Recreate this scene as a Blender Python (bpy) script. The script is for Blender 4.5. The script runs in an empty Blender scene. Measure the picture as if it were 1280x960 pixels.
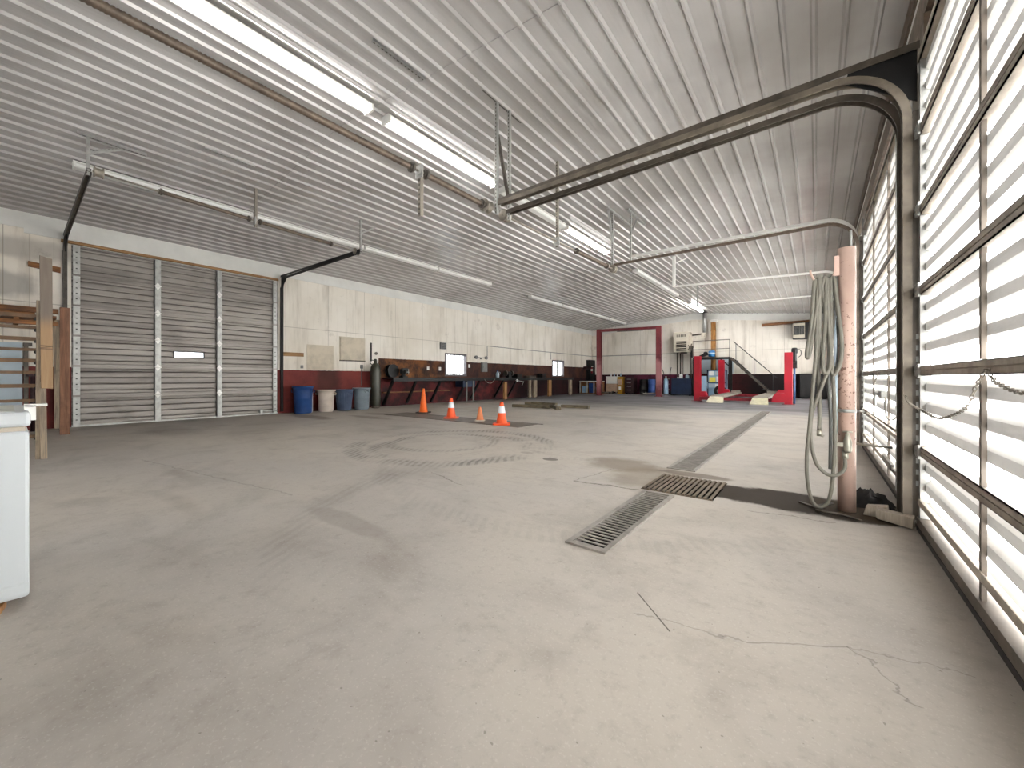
import bpy, math, random
from mathutils import Vector, Matrix
random.seed(7)
C = bpy.context.scene.collection
PI = math.pi

# ------------------------------------------------------------------ helpers
def lin(r, g=None, b=None):
    if g is None: g = b = r
    f = lambda c: (c/255/12.92) if c/255 <= .04045 else ((c/255+.055)/1.055)**2.4
    return (f(r), f(g), f(b), 1)

class NT:
    """tiny node-graph writer"""
    def __init__(s, name):
        s.m = bpy.data.materials.new(name); s.m.use_nodes = True
        s.t = s.m.node_tree; s.t.nodes.clear()
        s.out = s.t.nodes.new('ShaderNodeOutputMaterial')
        s.pos = s.t.nodes.new('ShaderNodeNewGeometry').outputs['Position']
        s.obj = s.t.nodes.new('ShaderNodeTexCoord').outputs['Object']
        s._x = None
    def link(s, v, sock):
        if isinstance(v, bpy.types.NodeSocket): s.t.links.new(v, sock)
        elif isinstance(v, (tuple, list)) and sock.type == 'RGBA' and len(v) == 3: sock.default_value = (*v, 1)
        else: sock.default_value = v
    def math(s, op, a, b=0.0, c=0.0, clamp=False):
        n = s.t.nodes.new('ShaderNodeMath'); n.operation = op; n.use_clamp = clamp
        for i, v in enumerate((a, b, c)): s.link(v, n.inputs[i])
        return n.outputs[0]
    def add(s, a, b): return s.math('ADD', a, b)
    def sub(s, a, b): return s.math('SUBTRACT', a, b)
    def mul(s, a, b): return s.math('MULTIPLY', a, b)
    def mn(s, a, b): return s.math('MINIMUM', a, b)
    def mx(s, a, b): return s.math('MAXIMUM', a, b)
    def xyz(s, v=None):
        n = s.t.nodes.new('ShaderNodeSeparateXYZ'); s.link(v if v is not None else s.pos, n.inputs[0]); return n.outputs
    def vec(s, x, y, z):
        n = s.t.nodes.new('ShaderNodeCombineXYZ')
        for i, v in enumerate((x, y, z)): s.link(v, n.inputs[i])
        return n.outputs[0]
    def vmul(s, v, k):
        n = s.t.nodes.new('ShaderNodeVectorMath'); n.operation = 'MULTIPLY'; s.link(v, n.inputs[0]); n.inputs[1].default_value = k
        return n.outputs[0]
    def noise(s, scale=5., detail=3., rough=.55, v=None, dist=0.):
        n = s.t.nodes.new('ShaderNodeTexNoise'); s.link(v if v is not None else s.pos, n.inputs['Vector'])
        n.inputs['Scale'].default_value = scale; n.inputs['Detail'].default_value = detail
        n.inputs['Roughness'].default_value = rough; n.inputs['Distortion'].default_value = dist
        return n.outputs['Fac']
    def ramp(s, v, a, b):   # smoothstep a..b -> 0..1
        n = s.t.nodes.new('ShaderNodeMapRange'); n.interpolation_type = 'SMOOTHSTEP'; s.link(v, n.inputs['Value'])
        n.inputs['From Min'].default_value = a; n.inputs['From Max'].default_value = b
        return n.outputs['Result']
    def mix(s, f, a, b):
        n = s.t.nodes.new('ShaderNodeMix'); n.data_type = 'RGBA'
        s.link(f, n.inputs[0]); s.link(a, n.inputs[6]); s.link(b, n.inputs[7]); return n.outputs[2]
    def fmix(s, f, a, b):
        n = s.t.nodes.new('ShaderNodeMix'); s.link(f, n.inputs[0]); s.link(a, n.inputs[2]); s.link(b, n.inputs[3]); return n.outputs[0]
    def bump(s, h, strength=.2, dist=.01):
        n = s.t.nodes.new('ShaderNodeBump'); n.inputs['Strength'].default_value = strength; n.inputs['Distance'].default_value = dist
        s.link(h, n.inputs['Height']); return n.outputs[0]
    def bsdf(s, col, rough=.6, metal=0., normal=None, spec=.5, emit=None, estr=0.):
        n = s.t.nodes.new('ShaderNodeBsdfPrincipled'); s.link(col, n.inputs['Base Color']); s.link(rough, n.inputs['Roughness'])
        s.link(metal, n.inputs['Metallic']); s.link(spec, n.inputs['Specular IOR Level'])
        if normal is not None: s.link(normal, n.inputs['Normal'])
        if emit: s.link(emit, n.inputs['Emission Color']); n.inputs['Emission Strength'].default_value = estr
        s.t.links.new(n.outputs[0], s.out.inputs[0]); return n.outputs[0]
    def seg(s, x, y, p, q):   # distance to a 2-D segment
        ax, ay = p; bx, by = q; dx, dy = bx-ax, by-ay; L = dx*dx+dy*dy
        px = s.sub(x, ax); py = s.sub(y, ay)
        h = s.math('MULTIPLY', s.add(s.mul(px, dx), s.mul(py, dy)), 1/L, clamp=True)
        return s.math('SQRT', s.add(s.math('POWER', s.sub(px, s.mul(h, dx)), 2), s.math('POWER', s.sub(py, s.mul(h, dy)), 2)))
    def ell(s, x, y, c, a, b):   # 1 at rim of an ellipse
        return s.math('SQRT', s.add(s.math('POWER', s.mul(s.sub(x, c[0]), 1/a), 2), s.math('POWER', s.mul(s.sub(y, c[1]), 1/b), 2)))

def simple(name, col, rough=.6, metal=0., var=.25, scale=6., bump=0., dark=None, obj=True):
    """one coloured material with worn, mottled variation"""
    t = NT(name); v = t.obj if obj else t.pos
    d = dark or tuple(c*(1-var) for c in col[:3])
    n = t.noise(scale, 4, .6, v)
    c = t.mix(t.ramp(n, .35, .7), col[:3], d)
    t.bsdf(c, t.add(rough-.06, t.mul(t.noise(scale*2, 2, .5, v), .12)), metal, t.bump(n, bump, .01) if bump else None)
    return t.m

def wood(name, a, b, axis=0, scale=1.):
    t = NT(name); k = [14.*scale]*3; k[axis] = .9*scale
    n = t.noise(2.2, 5, .65, t.vmul(t.obj, k), .6)
    n2 = t.noise(3., 3, .6, t.obj)
    c = t.mix(t.ramp(n, .3, .7), a, b)
    c = t.mix(t.mul(t.ramp(n2, .5, .75), .55), c, tuple(x*.45 for x in b[:3]))
    t.bsdf(c, .75, 0., t.bump(n, .25, .004)); return t.m

class MB:
    def __init__(s): s.v = []; s.f = []; s.mi = []; s.sm = []
    def q(s, *idx, m=0, sm=False): s.f.append(idx); s.mi.append(m); s.sm.append(sm)
    def poly(s, pts, m=0):
        b = len(s.v); s.v += [Vector(p) for p in pts]; s.q(*range(b, b+len(pts)), m=m); return s
    def hexa(s, p, m=0):    # p: 8 points, bottom ring then top ring (ccw from above)
        b = len(s.v); s.v += [Vector(x) for x in p]
        for i in ((3,2,1,0),(4,5,6,7),(0,1,5,4),(1,2,6,5),(2,3,7,6),(3,0,4,7)): s.q(*[b+k for k in i], m=m)
        return s
    def box(s, x0, x1, y0, y1, z0, z1, m=0):
        return s.hexa([(x0,y0,z0),(x1,y0,z0),(x1,y1,z0),(x0,y1,z0),(x0,y0,z1),(x1,y0,z1),(x1,y1,z1),(x0,y1,z1)], m)
    def beam(s, p, q, w, h, up=(0,0,1), m=0):
        p = Vector(p); q = Vector(q); t = (q-p).normalized(); u = Vector(up)
        if abs(t.dot(u)) > .98: u = Vector((1,0,0))
        a = t.cross(u).normalized()*w/2; b = a.cross(t).normalized()*h/2
        return s.hexa([p-a-b, p+a-b, q+a-b, q-a-b, p-a+b, p+a+b, q+a+b, q-a+b], m)
    def tube(s, pts, r, n=8, m=0, closed=False, cap=True):
        pts = [Vector(p) for p in pts]; k = len(pts); rr = r if isinstance(r, (list, tuple)) else [r]*k
        base = len(s.v); ref = None
        for i, p in enumerate(pts):
            a = pts[i-1] if (i or closed) else p; c = pts[(i+1) % k] if (i < k-1 or closed) else p
            t = (c-a).normalized()
            if ref is None:
                ref = t.orthogonal().normalized()
            ref = (ref - t*ref.dot(t)); ref = ref.normalized() if ref.length > 1e-6 else t.orthogonal().normalized()
            bi = t.cross(ref)
            for j in range(n):
                w = 2*PI*j/n; s.v.append(p + (ref*math.cos(w) + bi*math.sin(w))*rr[i])
        for i in range(k if closed else k-1):
            i2 = (i+1) % k
            for j in range(n):
                j2 = (j+1) % n; s.q(base+i*n+j, base+i*n+j2, base+i2*n+j2, base+i2*n+j, m=m, sm=True)
        if cap and not closed:
            s.q(*[base+j for j in range(n)][::-1], m=m); s.q(*[base+(k-1)*n+j for j in range(n)], m=m)
        return s
    def cyl(s, p, q, r, n=16, m=0): return s.tube([p, q], r, n, m)
    def lathe(s, prof, c=(0,0,0), n=24, m=0, cap=True, wob=None):
        base = len(s.v); c = Vector(c)
        for (r, z) in prof:
            for j in range(n):
                w = 2*PI*j/n; rr = r*(wob(w, z) if wob else 1)
                s.v.append(c + Vector((rr*math.cos(w), rr*math.sin(w), z)))
        for i in range(len(prof)-1):
            for j in range(n):
                j2 = (j+1) % n; s.q(base+i*n+j, base+i*n+j2, base+(i+1)*n+j2, base+(i+1)*n+j, m=m, sm=True)
        if cap:
            s.q(*[base+j for j in range(n)][::-1], m=m); s.q(*[base+(len(prof)-1)*n+j for j in range(n)], m=m)
        return s
    def prism(s, poly, fn, t0, t1, m=0):   # poly 2-D ccw, fn(a,b,t)->point
        b = len(s.v); n = len(poly)
        s.v += [Vector(fn(a, c, t0)) for a, c in poly] + [Vector(fn(a, c, t1)) for a, c in poly]
        s.q(*[b+i for i in range(n)][::-1], m=m); s.q(*[b+n+i for i in range(n)], m=m)
        for i in range(n):
            j = (i+1) % n; s.q(b+i, b+j, b+n+j, b+n+i, m=m)
        return s
    def sweep(s, path, prof, y=0., m=0):   # path in (x,z); prof (dy, dn) closed
        b = len(s.v); k = len(path); n = len(prof)
        for i, (x, z) in enumerate(path):
            a = path[max(i-1, 0)]; c = path[min(i+1, k-1)]
            tx, tz = c[0]-a[0], c[1]-a[1]; L = math.hypot(tx, tz); nx, nz = -tz/L, tx/L
            for dy, dn in prof: s.v.append(Vector((x+nx*dn, y+dy, z+nz*dn)))
        for i in range(k-1):
            for j in range(n):
                j2 = (j+1) % n; s.q(b+i*n+j, b+i*n+j2, b+(i+1)*n+j2, b+(i+1)*n+j, m=m)
        s.q(*[b+j for j in range(n)][::-1], m=m); s.q(*[b+(k-1)*n+j for j in range(n)], m=m)
        return s
    def build(s, name, mats, parent=None, bevel=0., world=True):
        me = bpy.data.meshes.new(name)
        off = Vector((0,0,0)); R = Matrix.Identity(3)
        if parent is not None and world:
            r = parent
            chain = []
            while r is not None: chain.append(r); r = r.parent
            M = Matrix.Identity(4)
            for o in reversed(chain): M = M @ (Matrix.Translation(o.location) @ o.rotation_euler.to_matrix().to_4x4())
            Mi = M.inverted(); vs = [Mi @ v for v in s.v]
        else: vs = s.v
        me.from_pydata([tuple(v) for v in vs], [], s.f)
        mats = mats if isinstance(mats, (list, tuple)) else [mats]
        for m in mats: me.materials.append(m)
        me.polygons.foreach_set('material_index', s.mi); me.polygons.foreach_set('use_smooth', s.sm)
        import bmesh
        bm = bmesh.new(); bm.from_mesh(me); bmesh.ops.recalc_face_normals(bm, faces=bm.faces); bm.to_mesh(me); bm.free()
        me.update()
        o = bpy.data.objects.new(name, me); C.objects.link(o)
        if parent is not None: o.parent = parent
        if bevel:
            md = o.modifiers.new('bevel', 'BEVEL'); md.width = bevel; md.segments = 2; md.limit_method = 'ANGLE'
        return o

def tag(o, label, cat, group=None, kind=None):
    o['label'] = label; o['category'] = cat
    if group: o['group'] = group
    if kind: o['kind'] = kind
    return o
def thing(name, label, cat, loc=(0,0,0), rz=0., group=None, kind=None):
    o = bpy.data.objects.new(name, None); C.objects.link(o); o.location = loc; o.rotation_euler = (0,0,rz)
    o.empty_display_size = .2
    return tag(o, label, cat, group, kind)
def kids(o): return [c for c in bpy.data.objects if c.parent == o]
def copy_tree(o, label=None, parent=None):
    c = o.copy(); C.objects.link(c); c.parent = parent
    if label: c['label'] = label
    for k in kids(o): copy_tree(k, None, c)
    return c
def crv(pts, n=8):   # Catmull-Rom
    P = [Vector(p) for p in pts]; P = [2*P[0]-P[1]] + P + [2*P[-1]-P[-2]]; out = []
    for i in range(1, len(P)-2):
        a, b, c, d = P[i-1:i+3]
        for k in range(n):
            t = k/n
            out.append(.5*((2*b)+(c-a)*t+(2*a-5*b+4*c-d)*t*t+(3*b-a-3*c+d)*t**3))
    out.append(P[-2]); return out
def arc(cx, cz, r, a0, a1, n=10): return [(cx+r*math.cos(a0+(a1-a0)*i/n), cz+r*math.sin(a0+(a1-a0)*i/n)) for i in range(n+1)]

# ------------------------------------------------------------------ dimensions of the building (metres, camera over x=0,y=0)
XL, XR, YF, YB = -11.85, .66, -3.6, 24.0
EL, ER, RX, RZ = 4.13, 4.05, -5.5, 4.66
def ceil_z(x): return EL+(RZ-EL)*(x-XL)/(RX-XL) if x < RX else RZ+(ER-RZ)*(x-RX)/(.62-RX)

# ------------------------------------------------------------------ materials
M = {}
def make_floor_material():
    t = NT('concrete_floor'); x, y, z = t.xyz()
    big = t.noise(.35, 4, .6); mid = t.noise(1.3, 5, .62, None, .4); fine = t.noise(22, 4, .7)
    streak = t.noise(1., 5, .6, t.vmul(t.pos, (.9, 2.6, 1)), .8)
    c = t.mix(t.ramp(big, .35, .65), lin(186,178,168)[:3], lin(174,168,162)[:3])
    c = t.mix(t.mul(t.ramp(mid, .45, .72), .42), c, lin(138,130,122)[:3])
    c = t.mix(t.mul(t.ramp(streak, .52, .75), .28), c, lin(120,111,104)[:3])
    c = t.mix(t.mul(t.ramp(fine, .5, .8), .3), c, lin(118,109,102)[:3])
    c = t.mix(t.mul(t.ramp(t.noise(6, 5, .7), .52, .72), .28), c, lin(130,120,112)[:3])
    c = t.mix(t.mul(t.ramp(t.noise(90, 2, .6), .56, .7), .3), c, lin(206,200,194)[:3])
    c = t.mix(t.mul(t.ramp(t.noise(1.6, 4, .6), .55, .7), .22), c, lin(196,190,182)[:3])
    c = t.mix(t.mul(t.ramp(t.noise(.8, 3, .6, t.vmul(t.pos, (1, 1, 3))), .55, .7), .25), c, lin(184,176,168)[:3])
    # bluish sky reflection painted into the far floor colour, with darker streaks
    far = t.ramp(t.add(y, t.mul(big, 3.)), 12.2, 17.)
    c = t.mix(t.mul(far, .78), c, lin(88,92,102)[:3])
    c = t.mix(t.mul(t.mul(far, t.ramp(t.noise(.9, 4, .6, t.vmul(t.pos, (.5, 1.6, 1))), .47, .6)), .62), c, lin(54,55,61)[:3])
    # tyre scuffs: rings and arcs with a tread pattern
    wob = t.mul(t.sub(t.noise(2.2, 3), .5), .16)
    tread = t.ramp(t.math('SINE', t.add(t.mul(t.add(x, t.mul(y, .6)), 70), t.mul(t.noise(3, 2), 9))), -.3, .5)
    def ring(cx, cy, r, w, k, a=None):
        nonlocal c
        d = t.math('ABSOLUTE', t.sub(t.add(t.math('SQRT', t.add(t.math('POWER', t.sub(x, cx), 2), t.math('POWER', t.sub(y, cy), 2))), wob), r))
        f = t.mul(t.ramp(d, w, w*.35), k)
        f = t.mul(f, t.add(.35, t.mul(tread, .65)))
        f = t.mul(f, t.ramp(mid, .3, .52))
        if a: f = t.mul(f, a)
        c = t.mix(f, c, lin(96,90,86)[:3])
    ring(-4.35, 4.15, 1.42, .17, .66, t.ramp(t.noise(.9, 3), .36, .58)); ring(-4.2, 4.0, 1.1, .13, .5, t.ramp(t.noise(1.3, 3), .42, .58)); ring(-4.6, 4.2, .8, .12, .4)
    ring(-1.5, 2.6, 1.9, .14, .16, t.ramp(x, -1.6, -2.3)); ring(-2.1, 4.6, 2.6, .15, .14, t.ramp(y, 3.2, 2.6))
    # stains with shapes of their own
    nd = t.mul(t.sub(t.noise(3.4, 4, .6), .5), .75)
    def stain(cx, cy, a, b, k, col, soft=.35):
        nonlocal c
        f = t.mul(t.ramp(t.add(t.ell(x, y, (cx, cy), a, b), nd), 1.0, 1.0-soft), k); c = t.mix(f, c, col); return f
    stain(-1.75, 4.35, .55, .42, .62, lin(108,94,78)[:3], .5)
    stain(-1.35, 3.95, .45, .6, .5, lin(116,102,84)[:3], .5)
    wet = stain(-.15, 3.88, .82, .33, .93, lin(44,35,27)[:3], .2)
    wet2 = stain(.35, 3.95, .45, .3, .8, lin(70,58,46)[:3], .2)
    stain(-1.0, 4.33, .4, .12, .7, lin(90,76,62)[:3])
    stain(-10.2, 4.75, 1.3, .32, .55, lin(86,70,56)[:3], .5); stain(-8.9, 5.6, 1.1, .25, .45, lin(100,88,78)[:3], .5)
    stain(-9.4, 6.3, .9, .3, .4, lin(96,84,72)[:3], .5); stain(-9.6, 1.9, 1.4, .5, .35, lin(110,98,86)[:3], .6)
    stain(-5.2, 1.1, .8, .12, .3, lin(120,106,94)[:3], .9); stain(-4.0, .85, .7, .12, .25, lin(120,106,94)[:3], .9)
    stain(-3.6, 9.2, 2.2, .5, .35, lin(110,104,98)[:3], .6); stain(-2.6, 1.45, .55, .12, .3, lin(112,102,94)[:3])
    d = t.ell(x, y, (-2.57, 4.08), .10, .075); c = t.mix(t.mul(t.ramp(d, 1.05, .95), .75), c, lin(78,70,62)[:3])
    d = t.ell(x, y, (-3.05, 4.25), .09, .06); c = t.mix(t.mul(t.ramp(d, 1.1, .9), .35), c, lin(110,100,92)[:3])
    # hairline cracks and one long scratch
    cw = t.mul(t.sub(t.noise(5, 4, .7), .5), .16)
    xx = t.add(x, cw); yy = t.add(y, cw)
    for p, q, w, k in (((-.62,1.62),(-.2,1.72),.003,.35), ((-.2,1.72),(.1,1.92),.003,.4), ((.1,1.92),(.42,1.98),.003,.32),
                       ((-1.86,3.36),(-1.25,3.46),.010,.75), ((-1.86,3.36),(-1.75,4.1),.006,.4), ((-.4,3.42),(.1,3.5),.006,.5),
                       ((-6.5,1.0),(-3.5,1.5),.006,.3), ((-3.2,2.75),(-2.6,2.6),.006,.5), ((.1,1.92),(.25,1.7),.004,.4)):
        c = t.mix(t.mul(t.ramp(t.seg(xx, yy, p, q), w*2, w*.4), k), c, lin(70,62,56)[:3])
    for p, q, w in (((-0.655, 1.797),(-0.456, 1.602),.004),):
        c = t.mix(t.mul(t.ramp(t.seg(x, y, p, q), w, w*.5), .85), c, lin(62,54,48)[:3])
    # specks of dirt
    sp = t.noise(55, 1, .4); c = t.mix(t.mul(t.ramp(sp, .76, .80), .45), c, lin(80,72,66)[:3])
    rough = t.add(t.fmix(far, .58, .5), t.mul(t.mx(wet, wet2), .15))
    h = t.add(t.mul(fine, .5), mid)
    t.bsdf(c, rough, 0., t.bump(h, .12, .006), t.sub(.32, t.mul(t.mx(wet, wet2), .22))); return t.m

def make_wall_material(along):
    """painted boarding: cream above a dark red dado; 'along' picks the horizontal axis of the wall"""
    t = NT('painted_boarding_' + 'xy'[along]); p = t.xyz(); u = p[along]; z = p[2]
    big = t.noise(.5, 4, .6); sk = t.noise(1., 5, .65, t.vmul(t.pos, (2.6, 2.6, .35)))
    c = t.mix(t.ramp(big, .35, .7), lin(238,232,222)[:3], lin(224,216,203)[:3])
    c = t.mix(t.mul(t.ramp(sk, .48, .75), .5), c, lin(164,152,134)[:3])
    c = t.mix(t.mul(t.ramp(t.noise(1.6, 5, .7), .6, .78), .45), c, lin(140,126,110)[:3])
    if along == 1:   # soot above the old boards beside the roller door
        d = t.add(t.ell(u, z, (-.15, 2.75), .55, .28), t.mul(t.sub(t.noise(2.5, 3), .5), .8))
        c = t.mix(t.mul(t.ramp(d, 1.15, .6), .6), c, lin(130,126,122)[:3])
        d = t.add(t.ell(u, z, (.2, 3.45), 1.0, .22), t.mul(t.sub(t.noise(2.5, 3), .5), .8))
        c = t.mix(t.mul(t.ramp(d, 1.2, .5), .5), c, lin(128,122,118)[:3])
    # board joints every 1.22 m and one level joint
    f = t.math('ABSOLUTE', t.sub(t.math('FRACT', t.mul(t.add(u, 40.3), 1/1.22)), .5))
    c = t.mix(t.mul(t.ramp(f, .494, .4985), .5), c, lin(110,98,84)[:3])
    f = t.math('ABSOLUTE', t.sub(t.math('FRACT', t.mul(t.add(u, 40.3), 1/.305)), .5)); c = t.mix(t.mul(t.ramp(f, .478, .492), t.mul(t.ramp(t.noise(.7, 2), .4, .6), .34)), c, lin(120,108,94)[:3])
    f = t.math('ABSOLUTE', t.sub(z, 2.44)); c = t.mix(t.mul(t.ramp(f, .012, .004), .45), c, lin(120,108,94)[:3])
    # rubbed graffiti-like smudges
    sm = t.noise(2.6, 6, .75, t.vmul(t.pos, (1, 1, 1.4)), 1.5); c = t.mix(t.mul(t.ramp(sm, .66, .74), .45), c, lin(120,108,96)[:3])
    # dado
    red = t.mix(t.ramp(t.noise(1.2, 4), .35, .7), lin(122,52,46)[:3], lin(92,36,34)[:3])
    red = t.mix(t.mul(t.ramp(t.noise(3.5, 5, .7), .55, .75), .6), red, lin(60,28,26)[:3])
    scr = t.noise(1.4, 5, .75, t.vmul(t.pos, (1.2, 1.2, 14))); red = t.mix(t.mul(t.ramp(scr, .62, .72), .35), red, lin(170,120,104)[:3])
    jag = t.mul(t.sub(t.noise(9, 3), .5), .02)
    if along == 1:
        work = t.mul(t.ramp(u, 7.78, 7.82), t.ramp(u, 23.4, 23.3))
        h = t.fmix(work, 1.215, 1.665)
        brown = t.mix(t.ramp(t.noise(1.7, 5, .7, t.vmul(t.pos, (1, 1, .7))), .38, .66), lin(128,78,40)[:3], lin(46,30,24)[:3])
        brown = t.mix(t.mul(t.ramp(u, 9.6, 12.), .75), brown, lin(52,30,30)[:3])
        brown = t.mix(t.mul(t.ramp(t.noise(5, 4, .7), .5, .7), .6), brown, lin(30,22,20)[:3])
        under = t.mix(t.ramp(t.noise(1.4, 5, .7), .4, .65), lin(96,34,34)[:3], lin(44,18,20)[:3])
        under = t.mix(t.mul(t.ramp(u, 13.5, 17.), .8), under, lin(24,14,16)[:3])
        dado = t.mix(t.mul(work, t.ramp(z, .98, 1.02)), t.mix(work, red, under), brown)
        d = t.add(t.ell(u, z, (6.05, .95), .45, .6), t.mul(t.sub(t.noise(2.5, 3), .5), .8)); dado = t.mix(t.mul(t.ramp(d, 1.2, .5), .65), dado, lin(44,30,24)[:3])
    else:
        h = 1.19
        dado = t.mix(t.ramp(u, -9.5, -8.), lin(58,24,34)[:3], lin(92,34,56)[:3])
        dado = t.mix(t.ramp(u, -6.6, -5.4), dado, lin(74,26,28)[:3])
        dado = t.mix(t.mul(t.ramp(t.add(u, t.mul(big, 2)), -2.6, -1.2), .93), dado, lin(16,13,14)[:3])  # shade of the right corner painted into the dado as black
        dado = t.mix(t.mul(t.ramp(t.noise(1.8, 5, .7), .45, .7), .6), dado, lin(30,16,18)[:3])
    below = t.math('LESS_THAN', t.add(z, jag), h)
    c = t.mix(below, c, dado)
    t.bsdf(c, .7, 0., t.bump(t.noise(14, 4), .12, .004), .3); return t.m

M['floor'] = make_floor_material()
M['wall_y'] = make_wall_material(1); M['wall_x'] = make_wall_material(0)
def make_ceiling_material():
    t = NT('white_ribbed_steel'); n = t.noise(.5, 4, .6); n2 = t.noise(1., 4, .6, t.vmul(t.pos, (9, .6, 1)))
    c = t.mix(t.ramp(n, .35, .7), lin(184,181,178)[:3], lin(162,158,154)[:3]); c = t.mix(t.mul(t.ramp(n2, .5, .75), .3), c, lin(146,141,135)[:3])
    x, y, z = t.xyz()
    d = t.add(t.ell(x, y, (-5.6, 20.5), 1.6, 1.5), t.mul(t.sub(t.noise(1.2, 3), .5), .9)); c = t.mix(t.mul(t.ramp(d, 1.2, .3), .5), c, lin(96,90,86)[:3])
    # small corrugations between the ribs
    mic = t.math('SINE', t.mul(x, 2*PI/.045))
    t.bsdf(c, t.add(.17, t.mul(n2, .12)), 0., t.bump(mic, .10, .003), .5); return t.m
M['ceiling'] = make_ceiling_material()
M['flash'] = simple('white_flashing', lin(226,225,220), .45, 0., .12, 1.5)
M['alu'] = None
def make_alu():
    t = NT('weathered_aluminium'); n = t.noise(1., 5, .6, t.vmul(t.pos, (1, .35, 6))); n2 = t.noise(1.5, 4, .6)
    c = t.mix(t.ramp(n, .25, .75), lin(152,146,140)[:3], lin(118,112,107)[:3]); c = t.mix(t.mul(t.ramp(n2, .5, .75), .4), c, lin(88,81,76)[:3])
    t.bsdf(c, t.add(.38, t.mul(n2, .16)), .55, t.bump(n, .06, .003)); return t.m
M['alu'] = make_alu()
M['galv'] = simple('galvanised_steel', lin(176,176,172), .45, .6, .25, 9.)
M['trackbrown'] = simple('brown_grey_track_steel', lin(124,114,101), .45, .35, .45, 5.)
M['winframe'] = simple('brown_grey_window_frame', lin(104,98,100), .5, .1, .25, 6.)
M['galvd'] = simple('dull_galvanised_track', lin(150,142,130), .45, .35, .4, 5.)
M['dark'] = simple('dark_greasy_steel', lin(92,84,75), .42, .3, .5, 6.)
M['black'] = simple('black_steel', lin(26,25,25), .5, .3, .3, 6.)
M['rust'] = simple('brown_spring_steel', lin(112,97,84), .5, .3, .4, 12.)
M['doorsteel'] = simple('door_frame_steel', lin(188,177,162), .5, .2, .3, 8.)
M['railsteel'] = simple('section_rail_steel', lin(160,149,136), .5, .2, .35, 8.)
M['mull'] = simple('dark_mullion_steel', lin(112,102,92), .5, .3, .3, 8.)
def make_fibre(name, col, tr, dirty):
    t = NT(name); n = t.noise(1., 5, .7, t.vmul(t.pos, (1, 1.4, 9))); n2 = t.noise(6, 4, .7)
    c = t.mix(t.mul(t.ramp(n, .45, .75), dirty), col, tuple(v*.5 for v in col[:3])); c = t.mix(t.mul(t.ramp(n2, .5, .8), dirty*.7), c, lin(150,145,138)[:3])
    a = t.t.nodes.new('ShaderNodeBsdfTranslucent'); t.link(c, a.inputs[0])
    b = t.t.nodes.new('ShaderNodeBsdfPrincipled'); t.link(c, b.inputs['Base Color']); b.inputs['Roughness'].default_value = .4
    m = t.t.nodes.new('ShaderNodeMixShader'); m.inputs[0].default_value = tr
    t.t.links.new(b.outputs[0], m.inputs[1]); t.t.links.new(a.outputs[0], m.inputs[2]); t.t.links.new(m.outputs[0], t.out.inputs[0]); return t.m
M['fibre'] = make_fibre('translucent_fibreglass', lin(250,248,244)[:3], .78, .16)
M['fibred'] = make_fibre('dirty_fibreglass_rib', lin(190,187,182)[:3], .022, .5)
def make_glass():
    t = NT('window_glass'); a = t.t.nodes.new('ShaderNodeBsdfTransparent'); a.inputs[0].default_value = (.95,.97,.98,1)
    b = t.t.nodes.new('ShaderNodeBsdfGlossy'); b.inputs['Roughness'].default_value = .03
    m = t.t.nodes.new('ShaderNodeMixShader'); m.inputs[0].default_value = .06
    t.t.links.new(a.outputs[0], m.inputs[1]); t.t.links.new(b.outputs[0], m.inputs[2]); t.t.links.new(m.outputs[0], t.out.inputs[0]); return t.m
M['glass'] = make_glass()
def make_tube(name, s):
    t = NT(name); t.bsdf((.9,.9,.9), .4, 0., None, .5, (1., .985, .96), s); return t.m
M['lit'] = make_tube('lit_fluorescent_tube', 20.)
M['lit_far'] = make_tube('bright_fluorescent_tube', 110.)
M['tube'] = simple('unlit_tube_glass', lin(232,232,228), .3, 0., .06, 4.)
M['fixture'] = simple('white_fixture_enamel', lin(224,223,218), .4, 0., .1, 3.)
M['gal_wood'] = wood('grey_weathered_board', lin(166,148,124)[:3], lin(108,96,84)[:3], 2)
M['tan_wood'] = wood('tan_board', lin(176,132,84)[:3], lin(128,88,52)[:3], 2)
M['tan_x'] = wood('tan_plank_level', lin(170,132,88)[:3], lin(122,88,54)[:3], 1)
M['pale_wood'] = wood('pale_board', lin(200,190,174)[:3], lin(166,154,138)[:3], 2)
M['brown_wood'] = wood('brown_stained_board', lin(146,104,78)[:3], lin(104,70,52)[:3], 2)
M['brown_y'] = wood('brown_plank_level', lin(150,100,56)[:3], lin(84,52,32)[:3], 1)
M['rod'] = simple('rusty_brown_bar', lin(108,82,58), .6, .3, .4, 9.)
M['timber'] = wood('old_timber', lin(128,116,92)[:3], lin(72,64,50)[:3], 0)
M['white'] = simple('white_appliance_enamel', lin(200,205,208), .35, 0., .04, 2.)
M['gasket'] = simple('tan_gasket', lin(190,180,164), .6, 0., .2, 8.)
M['lidtop'] = simple('dusty_lid_top', lin(196,198,190), .45, 0., .15, 3.)
M['orange'] = simple('orange_cone_plastic', lin(250,110,30), .5, 0., .12, 5.)
M['orange2'] = simple('red_orange_cone_plastic', lin(248,92,40), .5, 0., .12, 5.)
M['faded'] = simple('faded_orange_plastic', lin(226,136,90), .6, 0., .15, 5.)
M['rubber'] = simple('black_rubber', lin(44,40,38), .7, 0., .3, 8.)
M['collar'] = simple('white_reflective_collar', lin(232,234,240), .4, 0., .08, 8.)
M['canblue'] = simple('blue_plastic_can', lin(28,66,124), .45, 0., .25, 3.)
M['canwhite'] = simple('dirty_white_plastic', lin(214,200,186), .5, 0., .2, 3.)
M['cannavy'] = simple('slate_blue_plastic', lin(72,86,112), .5, 0., .3, 3.)
M['cangrey'] = simple('grey_plastic_can', lin(128,140,148), .5, 0., .2, 3.)
M['cylgreen'] = simple('dark_green_cylinder_paint', lin(62,62,50), .35, .1, .35, 4.)
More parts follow.
